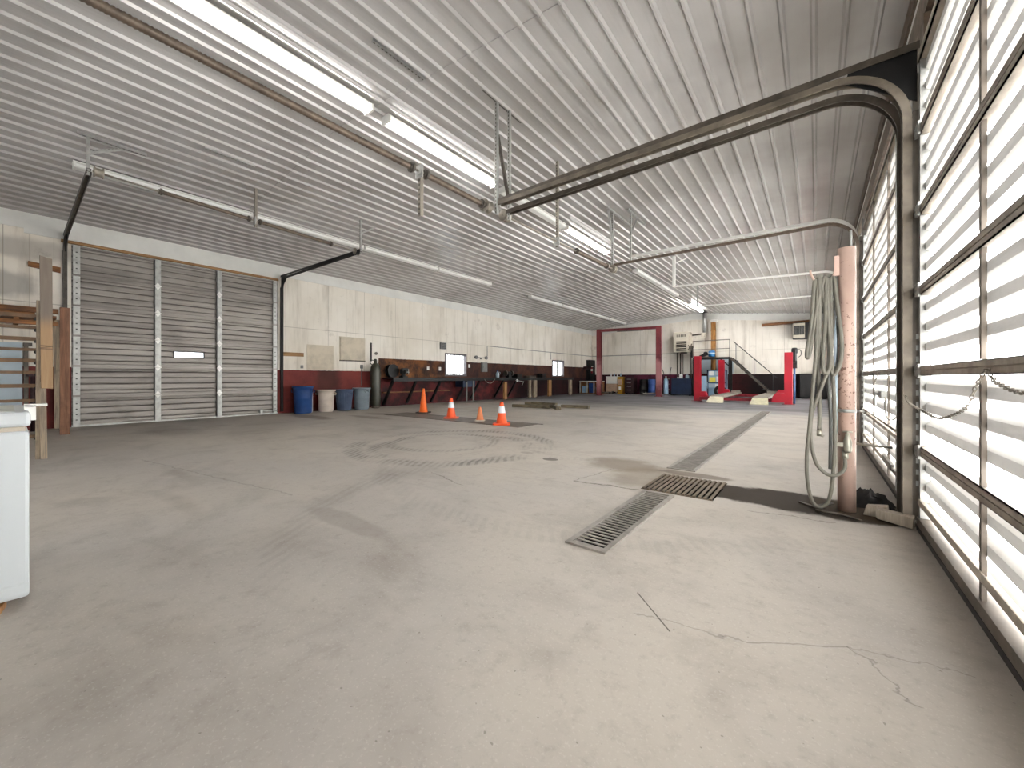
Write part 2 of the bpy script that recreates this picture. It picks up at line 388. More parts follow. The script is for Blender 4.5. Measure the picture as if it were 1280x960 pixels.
M['bench'] = simple('grimy_bench_top', lin(34,33,35), .5, .2, .5, 4.)
M['red'] = simple('bright_red_lift_paint', lin(172,6,36), .42, 0., .22, 3.)
M['redd'] = simple('dull_red_lift_paint', lin(128,16,32), .5, 0., .35, 4.)
M['run'] = simple('grey_runway_steel', lin(150,144,132), .5, .3, .3, 4.)
M['ramp'] = simple('cream_ramp_plate', lin(214,208,178), .55, .1, .2, 6.)
M['cream'] = simple('cream_heater_enamel', lin(192,184,168), .5, 0., .12, 4.)
M['darkgap'] = simple('dark_interior', lin(9,9,8), .8, 0., .2, 5.)
M['navy'] = simple('dark_navy_paint', lin(24,42,70), .5, .1, .35, 3.)
M['drum'] = simple('blue_drum_plastic', lin(38,74,140), .45, 0., .25, 3.)
M['paleblue'] = simple('pale_blue_cabinet_paint', lin(150,182,206), .5, 0., .2, 3.)
M['paper'] = simple('paper_sheet', lin(226,228,226), .8, 0., .08, 8.)
M['yellow'] = simple('yellow_paper', lin(226,214,96), .8, 0., .1, 8.)
M['mustard'] = simple('mustard_cardboard', lin(176,130,40), .8, 0., .25, 5.)
M['card'] = simple('worn_cardboard', lin(190,160,136), .85, 0., .2, 5.)
M['maroon_box'] = simple('dark_maroon_paint', lin(46,20,24), .6, 0., .3, 4.)
M['tube_card'] = wood('brown_tube_board', lin(172,122,62)[:3], lin(128,86,40)[:3], 2)
M['hose'] = simple('grey_green_hose', lin(112,108,97), .55, 0., .25, 10.)
M['hosed'] = simple('dark_grey_hose', lin(96,96,92), .5, 0., .3, 10.)
M['brass'] = simple('tarnished_valve_metal', lin(168,164,150), .4, .7, .3, 12.)
M['bluepaint'] = simple('blue_steel_paint', lin(52,86,130), .5, .1, .3, 5.)
M['bluemotor'] = simple('blue_motor_paint', lin(24,104,160), .4, .1, .2, 6.)
M['boxgrey'] = simple('grey_electrical_box', lin(124,124,122), .5, .2, .2, 6.)
M['ply'] = simple('cream_painted_ply', lin(208,196,176), .7, 0., .25, 3.)
M['greyblue'] = simple('pale_blue_sheet', lin(176,192,202), .35, 0., .15, 1.5)
M['steelgrate'] = simple('worn_grate_steel', lin(156,150,143), .45, .25, .3, 8.)
M['cast'] = simple('rusty_cast_bars', lin(128,114,98), .6, .3, .4, 10.)
M['concrete_edge'] = simple('light_concrete_kerb', lin(178,170,160), .7, 0., .25, 8., .2)
M['plate'] = simple('dark_steel_plate', lin(112,102,94), .5, .2, .35, 2.5)
M['rag'] = simple('black_cloth', lin(24,22,21), .9, 0., .4, 12.)
def column_mat():
    t = NT('chipped_pink_paint'); x, y, z = t.xyz()
    c = t.mix(t.ramp(t.noise(2.5, 4), .35, .7), lin(198,170,156)[:3], lin(176,147,133)[:3])
    ch = t.noise(34, 4, .65); band = t.add(.62, t.mul(t.math('ABSOLUTE', t.sub(z, 1.0)), .14))
    band = t.math('MINIMUM', band, .78)
    c = t.mix(t.mul(t.math('GREATER_THAN', ch, t.sub(band, .06)), .8), c, lin(96,62,46)[:3])
    t.bsdf(c, .45, 0., t.bump(ch, .1, .003)); return t.m
M['pink'] = column_mat()
def lift_mat():
    t = NT('faded_maroon_paint'); x, y, z = t.xyz()
    c = t.mix(t.ramp(t.noise(1.5, 4), .35, .7), lin(122,48,52)[:3], lin(90,28,36)[:3])
    n = t.mul(t.sub(t.noise(3, 4), .5), .9); f = t.mul(t.ramp(t.add(z, n), .2, .9), t.ramp(t.add(z, n), 2.2, 1.6))
    c = t.mix(t.mul(f, .6), c, lin(196,140,140)[:3])
    t.bsdf(c, .5); return t.m
M['maroon'] = lift_mat()

# ------------------------------------------------------------------ room shell
def struct(o): o['kind'] = 'structure'; return o
HOLES = [(-1.20,-.94,2.07,3.44), (-1.25,-.66,3.50,4.17), (-1.30,-1.01,4.46,13.6)]
def build_floor():
    b = MB(); xs = sorted({XL-.2, XR+.4, *[h[0] for h in HOLES], *[h[1] for h in HOLES]}); ys = sorted({YF-.2, YB+.2, *[h[2] for h in HOLES], *[h[3] for h in HOLES]})
    for i in range(len(xs)-1):
        for j in range(len(ys)-1):
            cx, cy = (xs[i]+xs[i+1])/2, (ys[j]+ys[j+1])/2
            if any(h[0] < cx < h[1] and h[2] < cy < h[3] for h in HOLES): continue
            b.poly([(xs[i],ys[j],0),(xs[i+1],ys[j],0),(xs[i+1],ys[j+1],0),(xs[i],ys[j+1],0)])
    for x0,x1,y0,y1 in HOLES:
        d = -.16
        b.poly([(x0,y0,d),(x1,y0,d),(x1,y1,d),(x0,y1,d)], 1)
        for p, q in (((x0,y0),(x1,y0)),((x1,y0),(x1,y1)),((x1,y1),(x0,y1)),((x0,y1),(x0,y0))):
            b.poly([(*p,0),(*q,0),(*q,d),(*p,d)], 1)
    struct(b.build('floor', [M['floor'], M['darkgap']]))
build_floor()
def build_ceiling():
    b = MB(); xs = []
    def rib(xc, sl):
        return [(xc-.027, 0), (xc-.010, -.030), (xc+.010, -.030), (xc+.027, 0)]
    pts = [(XL-.15, 0)]
    k = [-7.037-.240*i for i in range(-6, 21)]; k = sorted([v for v in k if XL+.05 < v < RX-.06])
    for v in k: pts += rib(v, 0)
    pts.append((RX, 0))
    k = sorted([.422-.219*i for i in range(-1, 28)]); k = [v for v in k if RX+.06 < v < XR-.03]
    for v in k: pts += rib(v, 0)
    pts.append((XR+.3, 0))
    for y0, y1, dz in ((YF-.2, 3.0, 0), (2.97, 11.95, -.008), (11.92, YB+.2, 0)):
        base = len(b.v)
        for y in (y0, y1):
            for x, d in pts: b.v.append(Vector((x, y, ceil_z(x)+d+dz)))
        n = len(pts)
        for i in range(n-1): b.q(base+i, base+i+1, base+n+i+1, base+n+i)
        if dz:   # cut edges of the lapped sheets
            for e in (0, n):
                k0 = len(b.v)
                for i in range(n): p = b.v[base+e+i]; b.v.append(Vector((p.x, p.y, p.z+.012)))
                for i in range(n-1): b.q(base+e+i, base+e+i+1, k0+i+1, k0+i)
    # roof above so that no daylight leaks through the sheets
    for xa, xb in ((XL-.3, RX), (RX, XR+.5)):
        b.poly([(xa,YF-.3,ceil_z(xa)+.12),(xb,YF-.3,ceil_z(xb)+.12),(xb,YB+.3,ceil_z(xb)+.12),(xa,YB+.3,ceil_z(xa)+.12)])
    struct(b.build('ceiling', M['ceiling']))
build_ceiling()
def wall_with_holes(name, mat, axis, pos, thick, u0, u1, ztop, holes):
    """slab wall; axis 0: runs along y at x=pos, axis 1: runs along x at y=pos; holes (u0,u1,z0,z1)"""
    b = MB(); us = sorted({u0, u1, *[h[0] for h in holes], *[h[1] for h in holes]}); zs = sorted({0, ztop, *[h[2] for h in holes], *[h[3] for h in holes]})
    for i in range(len(us)-1):
        for j in range(len(zs)-1):
            cu, cz = (us[i]+us[i+1])/2, (zs[j]+zs[j+1])/2
            if any(h[0] < cu < h[1] and h[2] < cz < h[3] for h in holes): continue
            if axis == 0: b.box(min(pos,pos+thick), max(pos,pos+thick), us[i], us[i+1], zs[j], zs[j+1])
            else: b.box(us[i], us[i+1], min(pos,pos+thick), max(pos,pos+thick), zs[j], zs[j+1])
    return struct(b.build(name, mat))
DL = (.80, 4.63, 0, 3.70)
WIN = [(10.85, 12.09, 1.06, 2.0), (18.99, 20.30, 1.06, 2.0)]
wall_with_holes('wall_left', M['wall_y'], 0, XL, -.16, YF, YB+.16, 4.3, [DL, *WIN])
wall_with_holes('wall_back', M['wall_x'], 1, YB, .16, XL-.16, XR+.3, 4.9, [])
DR = [(.02, 3.68, 3.13), (3.90, 7.54, 3.16), (7.76, 11.42, 3.38), (11.62, 15.28, 3.40), (15.48, 19.14, 3.40), (19.34, 22.9, 3.40)]  # last door is unseen, added to brighten the back wall
wall_with_holes('wall_right', M['flash'], 0, XR-.04, .16, YF, YB+.16, 4.3, [(a, b_, 0, h-.02) for a, b_, h in DR])
wall_with_holes('wall_front', M['ply'], 1, YF, -.16, XL-.16, XR+.3, 4.9, [(-6.6, -4.0, 0, 2.6)])  # unseen doorway behind the camera, added to let daylight in
# eave flashing, gable flashing, door head strip
b = MB(); b.box(XL, XL+.02, YF, YB, 3.83, 4.14)
b.box(XL, XL+.025, .2, 4.66, 3.745, 3.83)
for y in (-2.3, .62, 4.66, 8.3, 11.9, 15.6, 19.2, 22.8): b.box(XL+.02, XL+.024, y, y+.03, 3.835, 4.13)
struct(b.build('trim_1', M['flash']))
b = MB()
for xa, xb in ((XL+.02, RX), (RX, .62)):
    b.prism([(xa, ceil_z(xa)-.36), (xb, ceil_z(xb)-.36), (xb, ceil_z(xb)+.02), (xa, ceil_z(xa)+.02)], lambda p, q, t: (p, t, q), YB-.03, YB)
struct(b.build('trim_2', M['flash']))
b = MB(); b.box(XL, XL+.035, .66, 4.64, 3.69, 3.75)
struct(b.build('trim_3', M['tan_x']))
# steel jambs and header on the door side
b = MB()
for a in (3.70, 7.57, 11.44, 15.30, 19.16): b.box(.56, .63, a, a+.16, 0, 3.4)
b.box(.57, .64, YF, YB, 3.42, 3.62); b.box(.60, .66, YF, YB, 3.9, 4.06)
b.box(.56, .63, YF, .0, 0, 3.4); b.box(.56, .63, 22.92, 23.05, 0, 3.4)
struct(b.build('trim_4', M['rust']))

# ------------------------------------------------------------------ ribbed aluminium overhead door in the left wall
d1 = bpy.data.objects.new('door_1', None); C.objects.link(d1); d1.location = (XL, 2.72, 0)
tag(d1, 'closed ribbed aluminium overhead door in the left wall with small bright pane', 'door', None, 'structure')
SEC = .614
H = SEC+.001
PROF = [(0,0),(.030,.004),(.030,.045),(.014,.060),(.012,.105),(.016,.120),(.034,.134),(.034,.142),(.010,.150),(.008,.235),(.014,.250),(.034,.264),(.034,.272),(.010,.280),(.008,.365),(.014,.380),(.034,.394),(.034,.402),(.010,.410),(.010,.490),(.016,.505),(.036,.520),(.036,.530),(.012,.540),(.014,.565),(.030,.580),(.030,H),(0,H)]
def cut(za, zb):   # profile clipped to za..zb
    out = [(0, za)]
    for (xa, a), (xb, c) in zip(PROF[1:-1], PROF[2:-1]):
        if c <= za or a >= zb: continue
        f = lambda z: xa+(xb-xa)*(z-a)/max(c-a, 1e-6)
        out += [(f(max(a, za)), max(a, za)), (f(min(c, zb)), min(c, zb))]
    return out+[(0, zb)]
PY_0, PY_1, PZ_0, PZ_1 = 2.41, 2.96, 1.485, 1.60
for i in range(6):
    z0 = i*SEC; b = MB(); fn = lambda p, q, t: (p, t, q)
    P = lambda pr: [(XL-.06+x, z0+z) for x, z in pr][::-1]
    if i == 2:
        b.prism(P(PROF), fn, .78, PY_0); b.prism(P(PROF), fn, PY_1, 4.66)
        b.prism(P(cut(0, PZ_0-z0)), fn, PY_0, PY_1); b.prism(P(cut(PZ_1-z0, H)), fn, PY_0, PY_1)
    else: b.prism(P(PROF), fn, .78, 4.66)
    b.build('door_section', M['alu'], d1)
b = MB(); b.box(XL-.08, XL-.062, .70, 4.75, 3.6, 3.8); b.box(XL-.08, XL-.062, .6, .84, 0, 3.8); b.box(XL-.08, XL-.062, 4.58, 4.8, 0, 3.8); b.build('outer_stop', M['flash'], d1)
for y, w in ((.87, .10), (2.11, .11), (3.275, .11), (4.56, .10)):
    b = MB()
    for i in range(6):
        b.box(XL-.03, XL+.012, y-w/2, y+w/2, i*SEC+.03, (i+1)*SEC-.012)
        if w == .10:
            for k in range(4): b.box(XL+.012, XL+.0135, y-.012, y+.012, i*SEC+.13+k*.11, i*SEC+.15+k*.11, 1)
        else:
            b.box(XL+.012, XL+.016, y-w/2-.0, y-w/2+.012, i*SEC+.03, (i+1)*SEC-.012, 1)
    b.build('stile', [M['galv'], M['black']], d1)
    for i in (range(1, 6) if w == .11 else ()):
        z = i*SEC; b = MB()
        b.prism([(y-.05, z), (y, z-.085), (y+.05, z)], lambda p, q, t: (t, p, q), XL+.012, XL+.022)
        b.prism([(y-.05, z+.012), (y+.05, z+.012), (y, z+.09)], lambda p, q, t: (t, p, q), XL+.012, XL+.022)
        b.cyl((XL+.025, y-.06, z+.006), (XL+.025, y+.06, z+.006), .011, 8); b.build('hinge', M['flash'], d1)
b = MB(); y0, y1, z0, z1 = 2.41, 2.96, 1.485, 1.60
for a in ((y0-.02,y1+.02,z1,z1+.02),(y0-.02,y1+.02,z0-.02,z0),(y0-.02,y0,z0,z1),(y1,y1+.02,z0,z1)): b.box(XL-.06, XL-.015, *a)
b.build('pane_frame', M['black'], d1)
b = MB(); b.poly([(XL-.045, y0, z0), (XL-.045, y1, z0), (XL-.045, y1, z1), (XL-.045, y0, z1)]); b.build('pane', M['glass'], d1)
b = MB(); b.box(XL-.05, XL+.01, .8, 4.63, 0, .03); b.build('bottom_seal', M['galv'], d1)
b = MB(); b.box(XL-.0, XL+.05, 4.18, 4.24, .04, .14); b.cyl((XL+.03, 4.15, .09), (XL+.03, 4.62, .09), .012); b.build('slide_bolt', M['galv'], d1)

# ------------------------------------------------------------------ translucent overhead doors in the right wall
XD = .535   # inner face of the panel frames
def right_door(name, y0, y1, top, label, detail):
    r = bpy.data.objects.new(name, None); C.objects.link(r); r.location = (XD, (y0+y1)/2, 0); tag(r, label, 'door', None, 'structure')
    n = 6; sec = top/n
    for i in range(n):
        za, zb = i*sec, (i+1)*sec; H = zb-za
        b = MB(); x = XD+.055
        # horizontal ribs: thin sheet with three steps per section
        pts = [(x, za+.001)]
        for k in range(3):
            c = za+H*(.26+.25*k)
            pts += [(x, c-.026), (x-.030, c-.006), (x-.030, c+.042), (x, c+.068)]
        pts.append((x, zb-.001))
        base = len(b.v)
        for y in (y0+.002, y1-.002):
            for px, pz in pts: b.v.append(Vector((px, y, pz)))
        m = len(pts)
        for k in range(m-1): b.q(base+k, base+k+1, base+m+k+1, base+m+k, m=1 if (k % 4) in (1, 2, 3) and k < m-2 and k > 0 else 0)
        b.build('translucent_panel', [M['fibre'], M['fibred']], r)
    for i in range(1, n):
        z = i*sec; b = MB()
        b.box(XD-.004, XD+.045, y0, y1, z-.030, z-.025); b.box(XD-.004, XD+.002, y0, y1, z-.030, z-.003)
        b.box(XD-.004, XD+.045, y0, y1, z+.025, z+.030); b.box(XD-.004, XD+.002, y0, y1, z+.003, z+.030)
        b.box(XD+.01, XD+.06, y0, y1, z-.012, z+.012)
        b.build('section_rail', M['railsteel'], r)
    b = MB(); b.box(XD-.01, XD+.05, y0, y1, .01, .02); b.box(XD-.01, XD+.0, y0, y1, .01, .085); b.box(XD, XD+.05, y0, y1, .08, .085); b.build('bottom_rail', M['mull'], r)
    b = MB(); b.box(XD-.012, XD+.03, y0, y1, 0, .03); b.build('floor_seal', M['rubber'], r)
    b = MB(); b.box(XD-.004, XD+.03, y0, y1, .185, .190); b.box(XD-.006, XD, y0, y1, .168, .206); b.build('kick_rail', M['doorsteel'], r)
    b = MB(); b.box(XD-.004, XD+.045, y0, y1, top-.06, top-.045); b.box(XD-.004, XD+.004, y0, y1, top-.06, top); b.build('top_rail', M['doorsteel'], r)
    w = (y1-y0)/3
    for k in (1, 2):
        y = y0+w*k; b = MB()
        for i in range(n): b.box(XD+.0, XD+.016, y-.014, y+.014, i*sec+.032, (i+1)*sec-.032)
        b.build('mullion', M['mull'], r)
    for y in (y0+.02, y1-.02):
        b = MB()
        for i in range(n): b.box(XD-.0, XD+.045, y-.02, y+.02, i*sec+.032, (i+1)*sec-.032)
        b.build('end_stile', M['galv'], r)
    if detail:
        for y, sg in ((y0, -1), (y1, 1)):
            for i in range(1, n):
                z = i*sec; b = MB()
                b.prism([(y-sg*.09, z-.045), (y+sg*.015, z-.03), (y+sg*.015, z+.03), (y-sg*.09, z+.045)][::sg], lambda p, q, t: (t, p, q), XD-.018, XD-.006)
                b.cyl((XD-.012, y-sg*.03, z), (XD-.012, y+sg*.035, z), .009, 8)
                b.build('roller_hinge', M['galv'], r)
    return r
names = ['nearest translucent ribbed overhead door at the right edge of the view', 'translucent overhead door between the dark steel track post and pink column',
         'translucent overhead door behind the pink column, third along the right wall', 'fourth translucent overhead door along the right wall', 'fifth translucent overhead door along the right wall', 'unseen farthest translucent overhead door, added for light near the back right corner']
doors = []
for k, (a, b_, h) in enumerate(DR): doors.append(right_door('door_%d' % (k+2), a, b_, h, names[k], k < 2))
# bolt, lock rod and lever on the second door
b = MB(); b.beam((XD-.03, 3.95, .53), (XD-.03, 6.6, .55), .02, .03); b.build('lock_rod', M['doorsteel'], doors[1])
b = MB(); b.beam((XD-.03, 5.1, .25), (XD-.03, 4.55, .24), .02, .055); b.beam((XD-.03, 4.55, .24), (XD-.03, 3.95, .23), .015, .03); b.build('lever', M['dark'], doors[1])
b = MB(); b.box(XD-.05, XD-.01, 5.05, 5.3, .80, .87); b.cyl((XD-.06, 5.2, .84), (XD-.06, 5.42, .84), .012); b.cyl((XD-.06, 5.42, .85), (XD-.06, 5.42, .72), .011); b.build('slide_bolt', M['galv'], doors[1])
b = MB(); b.tube(crv([(XD-.02, 6.1, 1.05), (XD-.04, 5.75, .93), (XD-.03, 5.5, 1.05)], 6), .006, 6); b.tube(crv([(XD-.02, 5.1, .84), (XD-.05, 4.7, .66), (XD-.04, 4.3, .68), (XD-.03, 3.96, .86)], 6), .007, 6); b.build('pull_cord', M['galvd'], doors[1])
b = MB(); b.cyl((XD-.03, 4.35, .1), (XD-.03, 4.35, 3.0), .004, 6); b.cyl((XD-.03, 4.0, .1), (XD-.03, 4.0, 3.0), .004, 6); b.build('lift_cable', M['galv'], doors[1])

# ------------------------------------------------------------------ overhead door tracks
CH = [(-.028,-.018),(.028,-.018),(.028,.018),(.020,.018),(.020,-.010),(-.020,-.010),(-.020,.018),(-.028,.018)]
def tilt(o): return o
def perf_angle(b, p, q, w=.034, hole=True, up=(0,1,0), m=0, mh=1):
    """slotted L-angle from p to q with a row of dark slots"""
    p, q = Vector(p), Vector(q); t = (q-p).normalized(); u = Vector(up)
    if abs(t.dot(u)) > .95: u = Vector((1,0,0))
    a = t.cross(u).normalized(); c = a.cross(t).normalized()
    b.beam(p, q, w, .004, tuple(c), m); b.beam(p+a*w/2+c*w/2, q+a*w/2+c*w/2, .004, w, tuple(c), m)
    if hole:
        L = (q-p).length; k = int(L/.045)
        for i in range(k):
            s = p+t*(L*(i+.5)/k); b.beam(s-t*.011, s+t*.011, w*.34, .0065, tuple(c), mh)
def track(label, y, wallx, sgn, zv, zt, xe, ze, mats, R=.38, angle=True, hang=(), thin=1.):
    """sgn -1: door in the right wall (track runs toward -x); +1: door in the left wall"""
    r = thing('overhead_door_track', label, 'door track', (wallx, y, 0), 0, 'overhead door tracks')
    cx = wallx + sgn*R
    n = 12; bend = [(cx - sgn*R*math.cos(PI/2*i/n), zt-R+R*math.sin(PI/2*i/n)) for i in range(1, n+1)]
    hz = [(xe, ze)]
    prof = CH if sgn < 0 else [(dy, -dn) for dy, dn in CH]
    prof = [(dy*thin, dn*thin) for dy, dn in prof]
    b = MB(); b.sweep([(wallx, .06), (wallx, zt-R)], prof, y); b.build('vertical_rail', mats[0], r)
    b = MB(); b.sweep([(wallx, zt-R)]+bend, prof, y); b.build('curved_rail', mats[0], r)
    b = MB(); b.sweep([bend[-1], (xe, ze)], prof, y); b.build('horizontal_rail', mats[0], r)
    if angle:
        b = MB(); dz = .055
        b.beam((wallx-sgn*.06, y+.0, zt+dz+.03), (xe+sgn*.0, y, ze+dz), .045, .006); b.beam((wallx-sgn*.06, y-.02, zt+dz+.01), (xe, y-.02, ze+dz-.02), .006, .05)
        b.build('stiffening_angle', mats[1], r)
        b = MB(); b.hexa([(wallx+sgn*.32, y-.005, zt-.02), (wallx-sgn*.05, y-.005, zt-.30), (wallx-sgn*.05, y+.005, zt-.30), (wallx+sgn*.32, y+.005, zt-.02),
                          (wallx+sgn*.30, y-.005, zt+.06), (wallx-sgn*.05, y-.005, zt+.08), (wallx-sgn*.05, y+.005, zt+.08), (wallx+sgn*.30, y+.005, zt+.06)])
        b.build('corner_plate', M['black'], r)
    b = MB(); b.box(min(wallx-sgn*.025, wallx-sgn*.09), max(wallx-sgn*.025, wallx-sgn*.09), y-.03, y+.03, .05, zt-R+.05)
    if sgn < 0:
        for q in range(14): b.box(wallx+.04, wallx+.075, y-.0315, y-.0295, .28+q*.075, .315+q*.075, 1)
    b.build('jamb_angle', [mats[1], M['galv']], r)
    for k, (x, yy, z1) in enumerate(hang):
        b = MB(); perf_angle(b, (x, yy, ceil_z(x)-.03), (x, yy, z1)); b.build('hanger', [M['galv'], M['dark']], r)
    return r
# right wall; first pair meets at the steel post
T1 = track('dark greasy door track nearest the camera, its end hung from two slotted hangers', 3.735, .485, -1, 0, 3.15, -3.09, 3.145, (M['trackbrown'], M['dark']), .42, True, [(-3.12, 3.70, 3.02)], 1.3)
T2 = track('dark track just behind the nearest one, serving the second door', 3.865, .478, -1, 0, 3.10, -3.06, 3.075, (M['dark'], M['dark']), .42, False, [(-3.08, 3.90, 3.0)], 1.3)
T3 = track('brown grimy track in line with the top of the pink column', 7.60, .48, -1, 0, 3.31, -3.26, 3.30, (M['rust'], M['dark']), .38, False, [(-3.28, 7.56, 3.2)])
T4 = track('pale track of the third door running beside the brown one', 7.74, .48, -1, 0, 3.42, -2.95, 3.45, (M['flash'], M['galv']), .38, False, [(-2.97, 7.74, 3.36)])
T5 = track('white tubular track ending at a white hanger, second from the back wall', 11.5, .48, -1, 0, 3.43, -3.17, 3.56, (M['flash'], M['flash']), .36, False, [])
T6 = track('white tubular track nearest the back wall', 15.4, .48, -1, 0, 3.55, -3.40, 3.585, (M['flash'], M['flash']), .36, False, [])
b = MB(); b.box(-3.19, -3.12, 11.47, 11.53, 3.55, ceil_z(-3.15)-.02); b.beam((-3.15, 11.5, 4.2), (-2.9, 11.75, 4.36), .03, .03); b.build('hanger', M['flash'], T5)
b = MB(); b.box(-3.43, -3.39, 15.38, 15.42, 3.58, ceil_z(-3.4)-.02); b.beam((-3.41, 15.4, 4.1), (-3.2, 15.6, 4.38), .03, .03); b.build('hanger', M['galv'], T6)
b = MB(); perf_angle(b, (-3.12, 3.72, 4.0), (-3.08, 3.9, 3.2), .03, False); b.build('diagonal_brace', [M['dark'], M['dark']], T1)
b = MB(); perf_angle(b, (-3.10, 3.45, 4.395), (-3.10, 4.2, 4.395), .04, False, (0,0,1)); b.build('ceiling_angle', [M['dark'], M['dark']], T1)
b = MB(); perf_angle(b, (-3.28, 7.3, 4.37), (-3.28, 8.5, 4.37), .04, False, (0,0,1)); perf_angle(b, (-3.28, 7.35, 4.36), (-3.28, 7.56, 3.75), .03, False); b.build('ceiling_angle', [M['galv'], M['dark']], T3)
b = MB(); perf_angle(b, (-2.97, 7.74, 3.9), (-2.97, 8.1, 4.33), .03, False); perf_angle(b, (-2.97, 7.6, 4.34), (-2.97, 8.6, 4.34), .04, False, (0,0,1)); b.build('ceiling_angle', [M['galv'], M['dark']], T4)
# left wall
T7 = track('dark track at the far side of the aluminium door, rising to the ceiling strip lights', 4.72, XL+.06, 1, 0, 3.77, -7.82, 3.73, (M['black'], M['black']), .30, True, [(-7.85, 4.72, 3.70)])
T8 = track('dark track at the near side of the aluminium door above the leaning boards', .715, XL+.06, 1, 0, 3.78, -8.12, 3.90, (M['dark'], M['black']), .30, True, [(-8.14, .69, 3.86)])
b = MB(); perf_angle(b, (-8.14, .62, 4.43), (-7.30, .62, 4.43) , .045, False, (0,0,1))
b = MB(); perf_angle(b, (-8.14, .60, ceil_z(-8.14)-.035), (-8.14, 1.32, ceil_z(-8.14)-.035), .045, True, (0,0,1)); b.build('ceiling_angle', [M['galv'], M['dark']], T8)
b = MB(); perf_angle(b, (-8.14, .70, 4.20), (-8.14, 1.05, 4.41), .035, True); b.build('diagonal_brace', [M['galv'], M['dark']], T8)
b = MB(); perf_angle(b, (-7.85, 4.72, 4.15), (-7.85, 5.1, 4.40), .03, False); b.build('diagonal_brace', [M['galv'], M['dark']], T7)
# a slotted angle screwed to the ceiling in front of the near track
b = MB(); perf_angle(b, (-3.57, 2.28, 4.425), (-3.57, 2.95, 4.425), .034, True, (0,0,1))
tag(b.build('slotted_angle', [M['galv'], M['dark']]), 'short slotted steel angle screwed flat to the ceiling right of the lit tubes', 'bracket')
b = MB(); perf_angle(b, (-7.30, 1.83, 4.46), (-7.30, 2.5, 4.46), .045, True, (0,0,1))
tag(b.build('slotted_angle', [M['galv'], M['galvd']]), 'pale slotted angle on the ceiling above the middle of the left spring shaft', 'bracket')

def spring_shaft(label, x, y0, y1, z, z2, springs, hang, hx, mat):
    r = thing('torsion_spring_shaft', label, 'torsion spring', (x, y0, z), 0, 'torsion spring shafts')
    L = lambda y: z+(z2-z)*(y-y0)/(y1-y0)
    b = MB(); b.cyl((x, y0, z), (x, y1, z2), .013, 10); b.build('shaft', M['galvd'], r)
    for a, c in springs:
        n = max(20, int((c-a)/.012)); pts = []; prof = []
        k = 24
        b = MB(); b.tube([(x, a+(c-a)*i/n, L(a+(c-a)*i/n)) for i in range(n+1)], [.033 if i % 2 else .027 for i in range(n+1)], 12); b.build('coil_spring', mat, r)
        for e in (a, c):
            b = MB(); b.cyl((x, e-.03, L(e)), (x, e+.03, L(e)), .036, 14); b.cyl((x, e-.012, L(e)), (x, e+.012, L(e)), .052, 14); b.build('spring_cone', M['dark'], r)
    for y in (y0+.06, y1-.06):
        b = MB(); b.lathe([(.03,-.05),(.075,-.05),(.075,-.04),(.058,-.03),(.058,.03),(.075,.04),(.075,.05),(.03,.05)], (0,0,0), 18)
        b.v = [Vector((x+p.x, y+p.z, L(y)+p.y)) for p in b.v]; b.build('cable_drum', M['galvd'], r)
    for y, zt_, zb_ in hang:
        b = MB(); perf_angle(b, (hx, y, zt_), (hx, y, zb_), .036, True); b.build('hanger', [M['galvd'], M['black']], r)
        b = MB(); b.box(x-.05, x+.05, y-.008, y+.008, L(y)-.07, L(y)+.06); b.cyl((x, y-.02, L(y)), (x, y+.02, L(y)), .04, 14); b.build('bearing_plate', M['galv'], r)
    return r
spring_shaft('long spring shaft hanging toward the camera beside the lit tubes', -3.22, -.9, 3.70, 3.12, 3.12, [(-.5, 2.50), (2.68, 3.55)], [(2.60, 3.2, 2.66)], -3.22, M['rust'])
spring_shaft('spring shaft hanging behind the near track end, with a thin centre hanger', -3.22, 3.95, 7.52, 3.12, 3.18, [(5.95, 7.15)], [(5.30, ceil_z(-3.2)-.03, 3.05)], -3.22, M['rust'])
spring_shaft('spring shaft under the left row of strip lights, before the aluminium door', -8.02, .74, 4.80, 3.90, 3.78, [(1.47, 2.66), (2.84, 4.16)], [(2.75, ceil_z(-8.02)-.03, 3.72)], -8.02, M['rust'])
# ------------------------------------------------------------------ strip lights
def strip_light(x, y0, y1, lit, label, group):
    z = ceil_z(x)-.042; r = thing('strip_light', label, 'ceiling light', (x, (y0+y1)/2, z), 0, group)
    b = MB(); b.prism([(-.085, -.018), (-.05, -.05), (.05, -.05), (.085, -.018), (.075, 0), (-.075, 0)], lambda p, q, t: (x+p, t, z+q), y0, y1); hs = b.build('housing', M['fixture'], r)
    if lit:
        for dx in (-.03, .03):
            b = MB(); b.cyl((x+dx, y0+.04, z-.078), (x+dx, y1-.04, z-.078), .018, 10); b.build('lit_tube', M['lit_far'] if y0 > 18 else M['lit'], hs)
    else:
        b = MB(); b.prism([(-.092, -.045), (-.085, -.082), (-.06, -.098), (.06, -.098), (.085, -.082), (.092, -.045)], lambda p, q, t: (x+p, t, z+q), y0+.035, y1-.035); b.build('lens', M['tube'], hs)
    for y in (y0+.02, y1-.02):
        b = MB(); b.box(x-.09, x+.09, y-.015, y+.015, z-.10, z-.02); b.build('lamp_holder', M['fixture'], hs)
    return r
g = 'strip lights down the middle of the ceiling'
strip_light(-4.58, .45, 2.90, True, 'lit strip light at the top of the view, nearest the camera', g)
strip_light(-4.58, 3.12, 5.40, True, 'lit strip light ending beside the hangers of the near track', g)
strip_light(-4.60, 5.62, 7.85, False, 'unlit strip light in the middle row, between two lit ones', g)
strip_light(-4.61, 7.95, 10.25, True, 'lit strip light above the end of the brown grimy track', g)
strip_light(-4.64, 12.5, 14.9, False, 'unlit strip light of the middle row, just past the ceiling sheet lap', g)
strip_light(-4.66, 15.0, 17.4, False, 'unlit strip light of the middle row behind the white hanger', g)
strip_light(-4.75, 19.8, 22.4, True, 'small far lit strip light close to the back wall flue', g)
